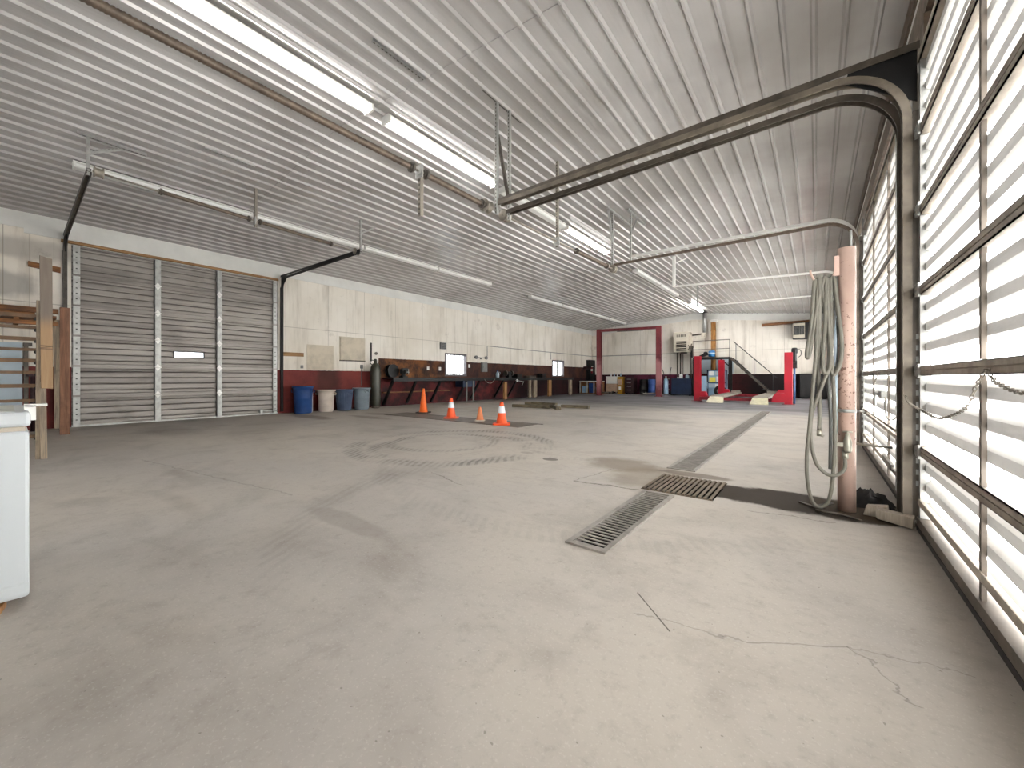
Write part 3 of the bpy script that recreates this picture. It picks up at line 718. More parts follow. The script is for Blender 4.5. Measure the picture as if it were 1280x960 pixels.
g = 'unlit strip lights along the left side of the ceiling'
lb = ['unlit strip light at the near end of the left row, by the dark hanging track', 'unlit strip light of the left row, second from the near end', 'unlit strip light of the left row, third from the near end', 'unlit strip light of the left row, fourth, before the gap',
      'unlit strip light of the left row, first past the gap', 'unlit strip light of the left row, second past the gap', 'unlit strip light of the left row, third past the gap', 'unlit strip light of the left row nearest the back wall']
for i in range(4): strip_light(-9.03, .62+2.45*i, .62+2.45*i+2.42, False, lb[i], g)
for i in range(4): strip_light(-9.1, 12.9+2.5*i, 12.9+2.5*i+2.46, False, lb[4+i], g)

# ------------------------------------------------------------------ windows in the left wall
for i, (a, c, z0, z1) in enumerate(WIN):
    r = bpy.data.objects.new('window_%d' % (i+1), None); C.objects.link(r); r.location = (XL, (a+c)/2, z0)
    tag(r, ('bright sliding window above the bench, the nearer of two', 'bright sliding window at the far end of the bench')[i], 'window', None, 'structure')
    b = MB(); w = .075
    for q in ((a, c, z0, z0+w), (a, c, z1-w, z1), (a, a+w, z0+w, z1-w), (c-w, c, z0+w, z1-w)): b.box(XL-.12, XL+.02, *q)
    b.build('window_frame', M['winframe'], r)
    b = MB(); m = (a+c)/2-.05*(1-i); b.box(XL-.09, XL-.03, m-.03, m+.03, z0+w, z1-w); b.build('meeting_stile', M['dark'], r)
    b = MB(); b.poly([(XL-.07, a+w, z0+w), (XL-.07, m-.02, z0+w), (XL-.07, m-.02, z1-w), (XL-.07, a+w, z1-w)]); b.build('pane', M['glass'], r)
    b = MB(); b.poly([(XL-.065, m+.02, z0+w), (XL-.065, c-w, z0+w), (XL-.065, c-w, z1-w), (XL-.065, m+.02, z1-w)]); b.build('pane', M['glass'], r)
    b = MB()
    for k in range(7): b.cyl((XL-.14, a+.1+(c-a-.2)*k/6, z0+.02), (XL-.14, a+.1+(c-a-.2)*k/6, z1-.02), .016, 6)
    b.build('security_bars', M['flash'], r)

# ------------------------------------------------------------------ floor drains
def drain(name, x0, x1, y0, y1, bars, label, w, mat, along_y):
    r = thing(name, label, 'floor drain', ((x0+x1)/2, (y0+y1)/2, 0), 0)
    if w:
        b = MB()
        for q in ((x0-.0, x0+w, y0, y1), (x1-w, x1, y0, y1), (x0+w, x1-w, y0, y0+w), (x0+w, x1-w, y1-w, y1)): b.box(*q, -.03, .012)
        b.build('frame', M['steelgrate'], r)
    b = MB(); n = bars
    if along_y:    # bars run along y
        for i in range(n):
            cx = x0+(x1-x0)*(i+.5)/n; b.box(cx-.011, cx+.011, y0+.01, y1-.01, .004, .012)
        for y in (y0+.015, y1-.015): b.box(x0+.005, x1-.005, y-.008, y+.008, -.05, .004)
    else:
        for i in range(n):
            cy = y0+w+(y1-y0-2*w)*(i+.5)/n; p = (y1-y0-2*w)/n; b.box(x0+w, x1-w, cy-p*.2, cy+p*.2, .001, .006)
    b.build('grate_bars', mat, r); return r
drain('trench_drain', -1.20, -.94, 2.07, 3.44, 29, 'near slotted steel trench drain in front of the square grate', .032, M['steelgrate'], False)
drain('sump_grate', -1.25, -.66, 3.50, 4.17, 14, 'square sump grate of heavy rusty bars between the two trench drains', 0, M['cast'], True)
drain('trench_drain', -1.30, -1.01, 4.46, 13.6, 220, 'long far trench drain running toward the red four post lift', .032, M['steelgrate'], False)
b = MB(); b.box(-9.25, -4.70, 6.27, 6.98, 0, .008); b.box(-9.25, -4.6, 6.985, 7.03, 0, .006, 1)
tag(b.build('pit_cover', [M['plate'], M['black']]), 'long dark flush pit cover in the floor under the traffic cones', 'pit cover')

# ------------------------------------------------------------------ pink column with valve and hoses
r = thing('steel_column', 'pink painted steel pipe column with chipped paint beside the second door', 'column', (.183, 3.876, 0))
b = MB(); b.lathe([(.054, 0), (.054, 1.975)], (.183, 3.876, 0), 32); b.build('pipe', M['pink'], r)
b = MB(); b.lathe([(.0565, .74), (.0565, .765)], (.183, 3.876, 0), 32); b.cyl((.24, 3.86, .752), (.28, 3.86, .752), .008); b.build('hose_clamp', M['galv'], r)
b = MB(); b.tube(crv([(.13, 3.86, 1.90), (.118, 3.86, 1.84), (.10, 3.85, 1.765), (.05, 3.84, 1.735), (0., 3.83, 1.74), (-.03, 3.825, 1.80), (-.035, 3.825, 1.83)]), .008, 8); b.box(.11, .14, 3.84, 3.88, 1.77, 1.92); b.build('hose_hook', M['pink'], r)
b = MB(); b.cyl((.205, 3.86, 1.97), (.205, 3.86, 2.10), .008, 8); b.build('riser_pipe', M['galv'], r)
r = thing('water_valve', 'tarnished tap with handle on the front of the pink column', 'tap', (.183, 3.81, .52))
b = MB(); b.cyl((.183, 3.83, .53), (.183, 3.77, .53), .016, 12); b.lathe([(.02, .45), (.026, .47), (.026, .53), (.017, .56), (.012, .59)], (.183, 3.785, 0), 14); b.cyl((.115, 3.79, .505), (.155, 3.79, .505), .013, 10); b.box(.12, .19, 3.775, 3.795, .49, .52); b.build('valve_body', M['brass'], r)
b = MB(); b.cyl((.183, 3.785, .58), (.183, 3.785, .60), .007, 8); b.tube([(.155, 3.785, .60), (.183, 3.785, .603), (.211, 3.785, .60)], .006, 8); b.build('handle', M['brass'], r)
b = MB(); b.cyl((.17, 3.80, .46), (.17, 3.785, .40), .019, 12); b.build('hose_coupling', M['brass'], r)
b = MB(); b.cyl((.235, 3.86, .51), (.43, 3.87, .50), .009, 8); b.build('side_pipe', M['galvd'], r)
# hose 1: from the valve, loops and a long floor loop
h1 = crv([(.168, 3.785, .41), (.165, 3.77, .33), (.12, 3.75, .28), (.06, 3.74, .285), (0., 3.74, .36), (-.03, 3.75, .52), (-.025, 3.76, .72), (.03, 3.77, .92), (.075, 3.79, 1.10), (.07, 3.81, 1.4), (.035, 3.825, 1.70), (.03, 3.835, 1.755), (.01, 3.83, 1.73),
          (.005, 3.80, 1.5), (.0, 3.78, 1.2), (-.02, 3.76, .9), (-.04, 3.75, .62), (-.055, 3.74, .40), (-.05, 3.74, .2), (-.02, 3.74, .06), (.03, 3.74, .03), (.075, 3.75, .09), (.10, 3.76, .28), (.11, 3.77, .6), (.10, 3.78, 1.0), (.075, 3.80, 1.4), (.07, 3.825, 1.68), (.075, 3.84, 1.755)], 8)
b = MB(); b.tube(h1, .0125, 10); o = b.build('garden_hose', M['hose']); tag(o, 'grey green hose looping from the tap to the floor and over the hook', 'hose')
h2 = crv([(.02, 3.80, .60), (.022, 3.80, .8), (.015, 3.80, 1.05), (.02, 3.805, 1.45), (.02, 3.825, 1.74), (.0, 3.835, 1.757), (-.012, 3.82, 1.70), (-.03, 3.79, 1.4), (-.055, 3.77, 1.2), (-.05, 3.765, 1.15), (-.035, 3.775, 1.22), (0., 3.80, 1.5), (.045, 3.83, 1.74), (.055, 3.84, 1.757), (.06, 3.83, 1.73), (.055, 3.80, 1.4), (.04, 3.78, 1.12), (.055, 3.77, 1.03), (.085, 3.78, 1.10), (.09, 3.81, 1.4), (.09, 3.83, 1.70), (.095, 3.845, 1.76), (.11, 3.83, 1.72), (.13, 3.80, 1.5), (.15, 3.78, 1.25), (.14, 3.775, 1.1), (.105, 3.775, 1.02), (.09, 3.78, 1.05)], 8)
b = MB(); b.tube(h2, .0135, 10); r = b.build('garden_hose', M['hose']); tag(r, 'hose hung in short loops on the hook, its brass end dangling', 'hose')
b = MB(); b.cyl((.02, 3.80, .60), (.02, 3.80, .555), .017, 12); b.cyl((.02, 3.80, .57), (.045, 3.79, .555), .010, 8); b.build('nozzle', M['brass'], r)
h3 = crv([(.085, 3.87, .30), (.088, 3.87, .7), (.075, 3.87, 1.0), (.095, 3.86, 1.3), (.12, 3.855, 1.6), (.115, 3.86, 1.755), (.09, 3.87, 1.70), (.075, 3.88, 1.35), (.11, 3.88, 1.05), (.135, 3.87, 1.2), (.13, 3.87, 1.45)], 8)
b = MB(); b.tube(h3, .011, 10); o = b.build('garden_hose', M['hosed']); tag(o, 'darker grey hose hanging closest to the pink column', 'hose')

# loose bits at the foot of the track post
b = MB(); b.hexa([(.335, 3.74, .01), (.50, 3.62, .01), (.52, 3.70, .01), (.36, 3.81, .01), (.33, 3.74, .075), (.50, 3.62, .085), (.52, 3.70, .085), (.355, 3.81, .075)])
tag(b.build('wood_block', M['pale_wood'], None, .004), 'split pale wooden block wedged at the foot of the track post', 'wood block')
b = MB(); b.hexa([(.27, 3.83, 0), (.40, 3.80, 0), (.42, 3.87, 0), (.29, 3.90, 0), (.29, 3.84, .07), (.40, 3.80, .09), (.41, 3.87, .09), (.30, 3.89, .07)])
tag(b.build('wood_block', M['pale_wood'], None, .004), 'small pale wooden block behind the split one by the track post', 'wood block')
b = MB(); n = 14
for i in range(n+1):
    for j in range(n+1):
        u, v = i/n, j/n; hgt = .10*math.sin(PI*u)*math.sin(PI*v)*(.6+.8*random.random())
        b.v.append(Vector((.16+.30*u+.03*random.random(), 4.0+.34*v+.03*random.random(), .004+hgt)))
for i in range(n):
    for j in range(n):
        k = i*(n+1)+j; b.q(k, k+1, k+n+2, k+n+1, sm=True)
tag(b.build('rag', M['rag']), 'crumpled black cloth on the floor behind the track post', 'rag')
b = MB(); b.tube(crv([(.0, 3.70, .012), (.06, 3.66, .02), (.14, 3.69, .012), (.25, 3.62, .012)], 6), [.009]*18+[.006], 8); b.beam((-.10, 3.88, .008), (.04, 3.74, .012), .03, .008); b.beam((.02, 3.80, .02), (.1, 3.84, .05), .05, .008)
tag(b.build('rubber_scraps', M['dark']), 'flat torn strips lying in the wet patch under the hoses', 'scrap')
# pull chain across the near door
pts = crv([(.47, 3.66, .88), (.46, 3.45, .84), (.47, 3.1, .815), (.48, 2.8, .80), (.49, 2.45, .87), (.50, 2.34, .97), (.505, 2.25, 1.03), (.50, 2.15, .99), (.50, 1.95, .955), (.50, 1.7, .955), (.51, 1.35, 1.02), (.515, 1.26, 1.04)], 14)
b = MB(); d = 0; k = 0; last = pts[0]
for p in pts[1:]:
    while (p-last).length >= .021:
        t_ = (p-last).normalized(); c0 = last+t_*.0105; a = t_.orthogonal().normalized(); a = a if k % 2 else t_.cross(a)
        b.tube([c0+t_*(.0132*math.cos(w))+a*(.0062*math.sin(w)) for w in [2*PI*i/10 for i in range(10)]], .0024, 5, closed=True)
        last = last+t_*.021; k += 1
tag(b.build('pull_chain', M['galvd']), 'slack steel pull chain looped across the nearest translucent door', 'chain')

# ------------------------------------------------------------------ chest freezer at the left edge
r = thing('chest_freezer', 'white chest freezer cut off by the left edge of the view', 'freezer', (-3.1, -.65, 0))
FX0, FX1, FY0, FY1 = -3.45, -2.745, -1.40, .062
b = MB(); b.box(FX0, FX1, FY0, FY1, .035, .765); b.build('body', M['white'], r, .012)
b = MB(); b.box(FX0+.01, FX1-.012, FY0+.01, FY1-.01, .765, .785); b.build('gasket', M['gasket'], r)
b = MB(); b.box(FX0-.005, FX1+.006, FY0-.005, FY1+.004, .785, .85); ld = b.build('lid', M['white'], r, .014)
b = MB(); b.box(FX0+.04, FX1-.04, FY0+.04, FY1-.04, .85, .853); b.build('lid_top', M['lidtop'], ld)
for x in (FX0+.07, FX1-.07):
    for y in (FY0+.1, FY1-.1):
        b = MB(); b.cyl((x, y, 0), (x, y, .04), .025, 12); b.build('foot', M['black'], r)
b = MB(); b.box(FX1-.0, FX1+.006, FY0, FY1, .05, .10); b.build('kick_plate', M['white'], r, .003)
b = MB(); b.box(-2.95, -2.9, .05, .085, .80, .87); b.box(-2.97, -2.90, .05, .12, .865, .875); b.build('lid_hinge', M['flash'], ld)
b = MB(); b.hexa([(-2.80,-.16,0),(-2.70,-.14,0),(-2.70,-.02,0),(-2.80,0,0),(-2.79,-.16,.03),(-2.705,-.14,.03),(-2.705,-.02,.025),(-2.79,0,.03)])
tag(b.build('wood_shim', M['tan_wood']), 'small wooden shim lying under the front corner of the white freezer', 'wood shim')

# ------------------------------------------------------------------ bar rack with boards in front of the left wall
r = thing('bar_rack', 'rack of level rusty bars between old upright boards behind the white freezer', 'rack', (-7.6, -.3, 0))
for k, z in enumerate((1.757, 1.615, 1.475, 1.345, 1.21, 1.065, .90, .72, .53, .28)):
    b = MB(); b.beam((-7.62, -1.3, z), (-7.62, .235, z), .035, .035 if k % 2 else .045); b.build('level_bar', M['rod'], r)
    b = MB(); b.cyl((-7.65, .225, z-.03), (-7.59, .225, z-.03), .02, 8); b.build('bar_end', M['black'], r)
for x0, x1, y0, y1 in ((-7.66, -7.58, .20, .26), ):
    b = MB(); b.hexa([(-7.58, .255, 0), (-7.50, .255, 0), (-7.50, .31, 0), (-7.58, .31, 0), (-7.60, .245, .95), (-7.54, .245, .95), (-7.54, .30, .95), (-7.60, .30, .95)]); b.build('upright_board', M['gal_wood'], r)
    b = MB(); b.hexa([(-7.60, .215, 0), (-7.54, .215, 0), (-7.54, .252, 0), (-7.60, .252, 0), (-7.62, .225, 1.95), (-7.56, .225, 1.95), (-7.56, .262, 1.95), (-7.62, .262, 1.95)]); b.build('upright_board', M['gal_wood'], r)
b = MB(); b.box(-7.66, -7.58, -1.35, -1.28, 0, 1.95); b.build('upright_board', M['gal_wood'], r)
t = NT('two_tone_board'); x, y, z = t.xyz(); k = t.noise(2.2, 5, .65, t.vmul(t.obj, (14, 14, .9)), .6)
f = t.ramp(t.add(z, t.mul(t.noise(3, 3), .3)), 1.70, 1.95)
c = t.mix(f, t.mix(k, lin(172,142,108)[:3], lin(130,100,70)[:3]), t.mix(k, lin(126,114,102)[:3], lin(96,84,74)[:3]))
for zz, sl in ((1.42, .1), (1.30, -.25), (1.36, .02)): c = t.mix(t.mul(t.ramp(t.math('ABSOLUTE', t.sub(t.add(z, t.mul(y, sl)), zz)), .012, .003), .6), c, lin(70,52,40)[:3])
t.bsdf(c, .75); M['two'] = t.m
b = MB(); b.hexa([(-7.52, .258, .87), (-7.48, .258, .87), (-7.48, .355, .86), (-7.52, .355, .86), (-7.56, .248, 2.50), (-7.52, .248, 2.50), (-7.52, .350, 2.48), (-7.56, .350, 2.48)])
tag(b.build('wide_board', M['two'], None, .003), 'wide two toned upright board, grey above and tan below, fixed to the bar rack', 'board')
# wooden staging at the wall
r = thing('timber_staging', 'rough timber staging with stacked plank ends and brown post at the left wall', 'staging', (-11., -.5, 0))
b = MB(); b.box(-10.48, -10.42, .57, .685, 0, 2.23); b.build('post', M['brown_wood'], r, .003)
b = MB(); b.box(-10.50, -10.43, -1.6, -1.5, 0, 2.23); b.build('post', M['brown_wood'], r)
b = MB(); b.box(-11.82, -11.75, .57, .66, 0, 2.13); b.build('post', M['gal_wood'], r)
for z0, z1, x in ((2.11, 2.20, -10.50), (1.90, 1.97, -10.50)):
    b = MB(); b.box(x-.05, x, -1.7, .56, z0, z1); b.build('beam', M['brown_y'], r)
for k in range(5):
    x = -11.78+k*.25; b = MB(); b.box(x, x+.22, -1.7, .54-.04*(k % 2), 2.03, 2.08); b.build('deck_plank', M['brown_y'], r)
b = MB(); b.beam((-11.8, .1, 2.0), (-10.5, .1, 2.0), .06, .1); b.beam((-11.8, -1.4, 2.0), (-10.5, -1.4, 2.0), .06, .1); b.build('cross_bearer', M['brown_y'], r)
for k, (z, x, y) in enumerate(((2.20, -10.78, .30), (2.205, -11.0, .02), (2.21, -11.3, .18))):
    b = MB(); b.box(x, x+.2, -1.6, y, 2.085, 2.15); tag(b.build('plank', M['gal_wood'] if k == 1 else M['brown_y']), ('brown plank lying on the staging nearest its front beam', 'grey plank lying in the middle of the staging', 'brown plank lying at the back of the staging by the wall')[k], 'plank', 'planks on the staging')
b = MB(); b.hexa([(XL+.0, .25, 3.115), (XL+.045, .25, 3.115), (XL+.045, .655, 3.07), (XL, .655, 3.07), (XL, .25, 3.215), (XL+.045, .25, 3.215), (XL+.045, .655, 3.18), (XL, .655, 3.18)])
tag(b.build('cleat_board', M['brown_y']), 'short brown board nailed level to the wall beside the aluminium door', 'board')
b = MB(); b.box(XL+.01, XL+.03, -1.1, .185, .45, 1.66)
tag(b.build('sheet_panel', M['greyblue']), 'pale blue grey sheet standing against the wall behind the bar rack', 'sheet')
b = MB(); b.box(XL+.01, XL+.06, .20, .255, .40, 1.64); b.box(XL+.0, XL+.075, .19, .30, 1.60, 1.66)
tag(b.build('dark_post', M['dark']), 'thin dark wooden post at the end of the pale blue sheet', 'post')
b = MB(); b.cyl((-11.5, .3, .0), (-11.5, .3, 1.05), .03, 10); b.box(-11.56, -11.4, .22, .3, 1.02, 1.06)
tag(b.build('stub_post', M['maroon_box']), 'short dark red metal stub beside the bar rack', 'post')

# ------------------------------------------------------------------ things fixed on the left wall
b = MB(); b.box(XL, XL+.03, 4.72, 5.32, 1.61, 1.72); tag(b.build('wall_board', M['tan_x']), 'short tan board nailed to the cream wall beside the aluminium door', 'board')
r = thing('wall_hatch', 'square cream painted hatch with dark lower ledge above the rubbish cans', 'hatch', (XL, 6.85, 1.53))
b = MB(); b.box(XL, XL+.03, 6.44, 7.27, 1.56, 2.28); b.build('leaf', M['ply'], r, .004)
b = MB(); b.box(XL, XL+.045, 6.42, 7.29, 1.525, 1.56); b.build('ledge', M['dark'], r)
b = MB(); b.box(XL, XL+.012, 6.41, 7.30, 2.28, 2.30); b.box(XL, XL+.012, 6.41, 6.44, 1.56, 2.28); b.box(XL, XL+.012, 7.27, 7.30, 1.56, 2.28); b.build('edge_trim', M['ply'], r)
b = MB(); b.box(XL+.002, XL+.016, 5.42, 6.22, 1.23, 1.98); tag(b.build('patch_panel', M['ply']), 'slightly greyer plywood patch on the wall above the white can', 'panel')
b = MB(); b.box(XL, XL+.08, 10.58, 10.86, 2.14, 2.40)
for k in range(5): b.box(XL+.08, XL+.085, 10.60, 10.84, 2.17+k*.045, 2.19+k*.045, 1)
tag(b.build('vent_box', [M['boxgrey'], M['black']]), 'small grey louvred box on the wall above the nearer window', 'vent')
b = MB(); b.box(XL, XL+.1, 13.0, 13.34, 1.26, 1.68); b.box(XL+.1, XL+.11, 13.03, 13.31, 1.29, 1.65); b.box(XL+.11, XL+.125, 13.06, 13.09, 1.44, 1.52)
tag(b.build('fuse_box', M['boxgrey'], None, .004), 'grey electrical box on the brown boards right of the nearer window', 'electrical box')
r = thing('twin_wall_lamp', 'small pair of round lamps on a bar above the grey electrical box', 'wall lamp', (XL, 12.95, 1.88))
b = MB(); b.cyl((XL+.06, 12.62, 1.89), (XL+.06, 13.3, 1.89), .012, 8); b.box(XL, XL+.05, 12.95, 13.03, 1.82, 1.90); b.build('bar', M['boxgrey'], r)
for y in (12.62, 13.28):
    b = MB(); b.lathe([(.02, -.07), (.065, -.04), (.08, .02), (.075, .04)], (0, 0, 0), 16); b.v = [Vector((XL+.07+p.z, y+p.x, 1.89+p.y)) for p in b.v]; b.build('lamp_head', M['boxgrey'], r)
b = MB(); pts = [(XL+.015, 13.42, 1.93), (XL+.015, 13.42, 2.44), (XL+.015, 16., 2.43), (XL+.015, 20., 2.42), (XL+.015, 23.96, 2.41)]
b.tube([pts[0], pts[1]], .012, 6); b.tube(pts[1:], .014, 6); b.tube([(XL+.015, 18.85, 2.42), (XL+.015, 18.85, 2.02)], .012, 6); b.tube([(-11.8, YB-.02, 2.41), (-6.3, YB-.02, 2.40)], .016, 6)
tag(b.build('conduit', M['boxgrey']), 'thin grey conduit running level along the cream walls to the heater', 'conduit')
b = MB(); b.cyl((XL+.02, 7.52, 1.55), (XL+.02, 7.52, 2.17), .022, 8); tag(b.build('stand_pipe', M['black']), 'short black upright pipe on the wall behind the gas cylinder', 'pipe')
b = MB(); b.cyl((XL+.02, 7.70, 1.82), (XL+.05, 7.70, 1.82), .05, 12); tag(b.build('wall_hook', M['dark']), 'round dark hook plate on the wall right of the gas cylinder', 'hook')
b = MB(); b.cyl((XL+.02, 7.17, .72), (XL+.02, 7.17, 1.30), .014, 8); b.box(XL, XL+.05, 7.13, 7.21, 1.30, 1.42); tag(b.build('air_outlet', M['boxgrey']), 'small grey outlet with drop pipe on the wall above the grey can', 'outlet')
b = MB(); b.box(XL, XL+.03, 5.24, 5.31, 1.27, 1.36); tag(b.build('wall_socket', M['boxgrey']), 'little grey socket low on the cream wall above the blue can', 'socket')
for y, z, l in ((9.98, 1.36, 'white socket plate on the brown boards left of the nearer window'), (10.58, 1.35, 'pale switch plate next to the nearer window'), (12.25, 1.5, 'white switch plate just right of the nearer window')):
    b = MB(); b.box(XL, XL+.02, y-.05, y+.05, z-.07, z+.07); tag(b.build('socket_plate', M['flash']), l, 'socket')
r = thing('wall_cupboard', 'tall narrow black cupboard in the far left corner', 'cupboard', (XL+.1, 23.6, .5))
b = MB(); b.box(XL, XL+.25, 23.2, 23.95, .75, 2.15); b.build('carcass', M['darkgap'], r)
b = MB(); b.box(XL+.25, XL+.27, 23.22, 23.93, .8, 2.12); dd = b.build('door', M['black'], r)
b = MB(); b.box(XL+.27, XL+.29, 23.8, 23.83, 1.35, 1.55); b.build('handle', M['galv'], dd)
b = MB(); b.box(XL+.02, XL+.3, 22.75, 23.15, 1.55, 1.72); tag(b.build('dark_box', M['maroon_box']), 'small dark box on the wall next to the black cupboard', 'box')
r = thing('fire_extinguisher', 'small extinguisher with white label hung on the black cupboard', 'fire extinguisher', (XL+.34, 23.3, 1.3))
b = MB(); b.lathe([(.05, 1.28), (.06, 1.30), (.06, 1.60), (.03, 1.66), (.02, 1.70)], (XL+.34, 23.3, 0), 16); b.build('bottle', M['redd'], r)
b = MB(); b.lathe([(.0615, 1.42), (.0615, 1.56)], (XL+.34, 23.3, 0), 16); b.build('label_band', M['paper'], r)
b = MB(); b.box(XL+.32, XL+.42, 23.28, 23.32, 1.70, 1.74); b.build('handle', M['flash'], r)

# ------------------------------------------------------------------ workbench
r = thing('workbench', 'long grimy workbench braced to the left wall under both windows', 'workbench', (-11.55, 14, 0))
b = MB(); b.box(XL, -11.20, 7.95, 20.35, .96, 1.0); b.build('top', M['bench'], r, .006)
b = MB(); b.box(-11.25, -11.205, 7.95, 20.35, .87, .96); b.build('front_rail', M['black'], r)
for y in (7.98, 8.95, 10.1, 11.5, 12.3, 13.9, 14.9):
    b = MB(); b.beam((-11.26, y, .90), (XL+.04, y, .07), .06, .09, (0,1,0)); b.build('diagonal_brace', M['black'], r)
for y, m, w in ((14.05, M['tan_wood'], .09), (16.0, M['gal_wood'], .09), (16.45, M['gal_wood'], .14), (17.85, M['tan_wood'], .13), (20.1, M['gal_wood'], .13)):
    b = MB(); b.box(-11.34, -11.25, y-w, y+w, 0, .955 if y > 14.5 else .80); b.build('leg', m, r)
b = MB(); b.box(XL+.0, XL+.06, 7.95, 11.1, .46, .50); b.build('lower_rail', M['brown_y'], r)
b = MB(); b.box(-11.75, -11.3, 11.35, 12.05, .62, .87); b.build('drawer_unit', M['navy'], r)
b = MB(); b.box(-11.31, -11.27, 11.5, 11.56, 0, .87); b.box(-11.31, -11.27, 11.9, 11.96, 0, .87); b.build('leg', M['boxgrey'], r)
# vise
r = thing('bench_vise', 'black bench vise standing near the left end of the workbench', 'vise', (-11.4, 8.55, 1.0))
b = MB(); b.box(-11.52, -11.30, 8.42, 8.62, 1.0, 1.05); b.lathe([(.09, 1.05), (.07, 1.10), (.08, 1.16)], (-11.42, 8.52, 0), 14); b.build('base', M['black'], r)
b = MB(); b.box(-11.52, -11.34, 8.44, 8.60, 1.14, 1.30); b.box(-11.40, -11.36, 8.40, 8.64, 1.26, 1.33); b.build('fixed_jaw', M['black'], r, .01)
b = MB(); b.box(-11.34, -11.22, 8.45, 8.59, 1.14, 1.26); b.box(-11.34, -11.30, 8.40, 8.64, 1.24, 1.33); b.build('moving_jaw', M['black'], r, .01)
b = MB(); b.cyl((-11.22, 8.52, 1.19), (-11.12, 8.52, 1.19), .02, 10); b.cyl((-11.13, 8.52, 1.10), (-11.13, 8.52, 1.30), .01, 8); b.build('screw_handle', M['galv'], r)
r = thing('wire_reel', 'dark round reel leaning at the wall behind the vise', 'reel', (-11.7, 8.3, 1.0))
b = MB()
for xx in (-11.78, -11.62): b.cyl((xx-.012, 8.25, 1.235), (xx+.012, 8.25, 1.235), .23, 28)
b.build('flange', M['black'], r); b = MB(); b.cyl((-11.77, 8.25, 1.235), (-11.63, 8.25, 1.235), .15, 24); b.build('wound_cable', M['rubber'], r)
r = thing('jug', 'pale blue jug standing on the bench beside the grey electrical box', 'jug', (-11.5, 13.75, 1.0))
b = MB(); b.lathe([(.07, 1.0), (.08, 1.02), (.08, 1.17), (.05, 1.24), (.028, 1.27), (.028, 1.30)], (-11.5, 13.75, 0), 16); b.build('body', M['greyblue'], r)
b = MB(); b.lathe([(.032, 1.29), (.032, 1.33)], (-11.5, 13.75, 0), 12); b.build('cap', M['canblue'], r)
b = MB(); b.tube(crv([(-11.45, 13.80, 1.26), (-11.42, 13.85, 1.22), (-11.43, 13.83, 1.14)], 6), .01, 6); b.build('handle', M['greyblue'], r)
r = thing('bench_grinder', 'dark bench grinder on the middle of the workbench', 'grinder', (-11.45, 14.5, 1.0))
b = MB(); b.box(-11.55, -11.35, 14.38, 14.62, 1.0, 1.12); b.cyl((-11.45, 14.36, 1.2), (-11.45, 14.64, 1.2), .09, 16); b.build('motor', M['black'], r)
for y in (14.28, 14.72):
    b = MB(); b.cyl((-11.45, y-.03, 1.2), (-11.45, y+.03, 1.2), .12, 20); b.build('wheel_guard', M['dark'], r)
for k, (y, l, w, h) in enumerate(((15.1, 'low dark parts box on the bench right of the grinder', .4, .16), (16.1, 'dark tool tray on the bench beyond the parts box', .6, .10), (17.3, 'small black crate on the far half of the bench', .35, .22))):
    b = MB(); x0, x1, y0, y1 = -11.72, -11.38, y, y+w
    b.box(x0, x1, y0, y1, 1.0, 1.015); b.box(x0, x0+.015, y0, y1, 1.015, 1+h); b.box(x1-.015, x1, y0, y1, 1.015, 1+h); b.box(x0+.015, x1-.015, y0, y0+.015, 1.015, 1+h); b.box(x0+.015, x1-.015, y1-.015, y1, 1.015, 1+h)
    tag(b.build('tool_box', M['black' if k != 1 else 'dark']), l, 'box')
b = MB(); b.tube(crv([(-11.18, 12.5, .93), (-11.16, 12.65, .80), (-11.17, 12.9, .76), (-11.18, 13.1, .86), (-11.18, 13.2, .94)], 8), .012, 6)
tag(b.build('cord_loop', M['galvd']), 'pale cord drooping from the bench edge below the electrical box', 'cord')
r = thing('work_lamp', 'white clip lamp hanging at the bench front on a bent arm', 'lamp', (-11.15, 14.7, .85))
b = MB(); b.lathe([(.02, 0), (.06, .05), (.065, .09)], (0,0,0), 14); b.v = [Vector((-11.16+p.z, 14.7+p.x, .86+p.y)) for p in b.v]; b.build('head', M['flash'], r)
b = MB(); b.tube([(-11.14, 14.76, .86), (-11.15, 15.3, .80), (-11.15, 15.15, .62)], .012, 6); b.build('arm', M['flash'], r)

# ------------------------------------------------------------------ rubbish cans and gas cylinder
def can(name, label, x, y, r0, r1, h, mat, ribs=0, rim=.02, hnd=True, rz=0., lid=False):
    r = thing(name, label, 'rubbish can', (0,0,0), 0, 'rubbish cans by the wall')
    wob = (lambda w, z: 1+.05*(1 if math.cos(w*ribs) > .2 else -.3)) if ribs else None
    b = MB(); n = 96 if ribs else 32
    b.lathe([(r0*.96, 0), (r0, .01), (r0+(r1-r0)*.84, h*.84)], (0,0,0), n, wob=wob, cap=False)
    b.lathe([(r0+(r1-r0)*.84, h*.84), (r1, h*.86), (r1, h*.93), (r1+rim, h*.935), (r1+rim, h), (r1-.008, h), (r0+.01, .03)], (0,0,0), n, cap=False)
    b.lathe([(r0-.005, .02), (.01, .02)], (0,0,0), n); b.build('body', mat, r, world=False)
    if hnd:
        for s in (0, PI):
            b = MB(); c, q = math.cos(s), math.sin(s); R = r1+.0
            P = [(R-.01, -.06, h*.86), (R+.035, -.055, h*.85), (R+.045, -.04, h*.78), (R+.045, .04, h*.78), (R+.035, .055, h*.85), (R-.01, .06, h*.86)]
            b.tube(crv([(a*c-d*q, a*q+d*c, e) for a, d, e in P], 4), .011, 6); b.build('handle', mat if name != 'dustbin' else M['flash'], r, world=False)
    r.location = (x, y, 0); r.rotation_euler.z = rz; return r
c1 = can('rubbish_can', 'tall bright blue rubbish can, leftmost of the cans by the dado', -11.42, 5.12, .215, .255, .76, M['canblue'], rz=-2.5)
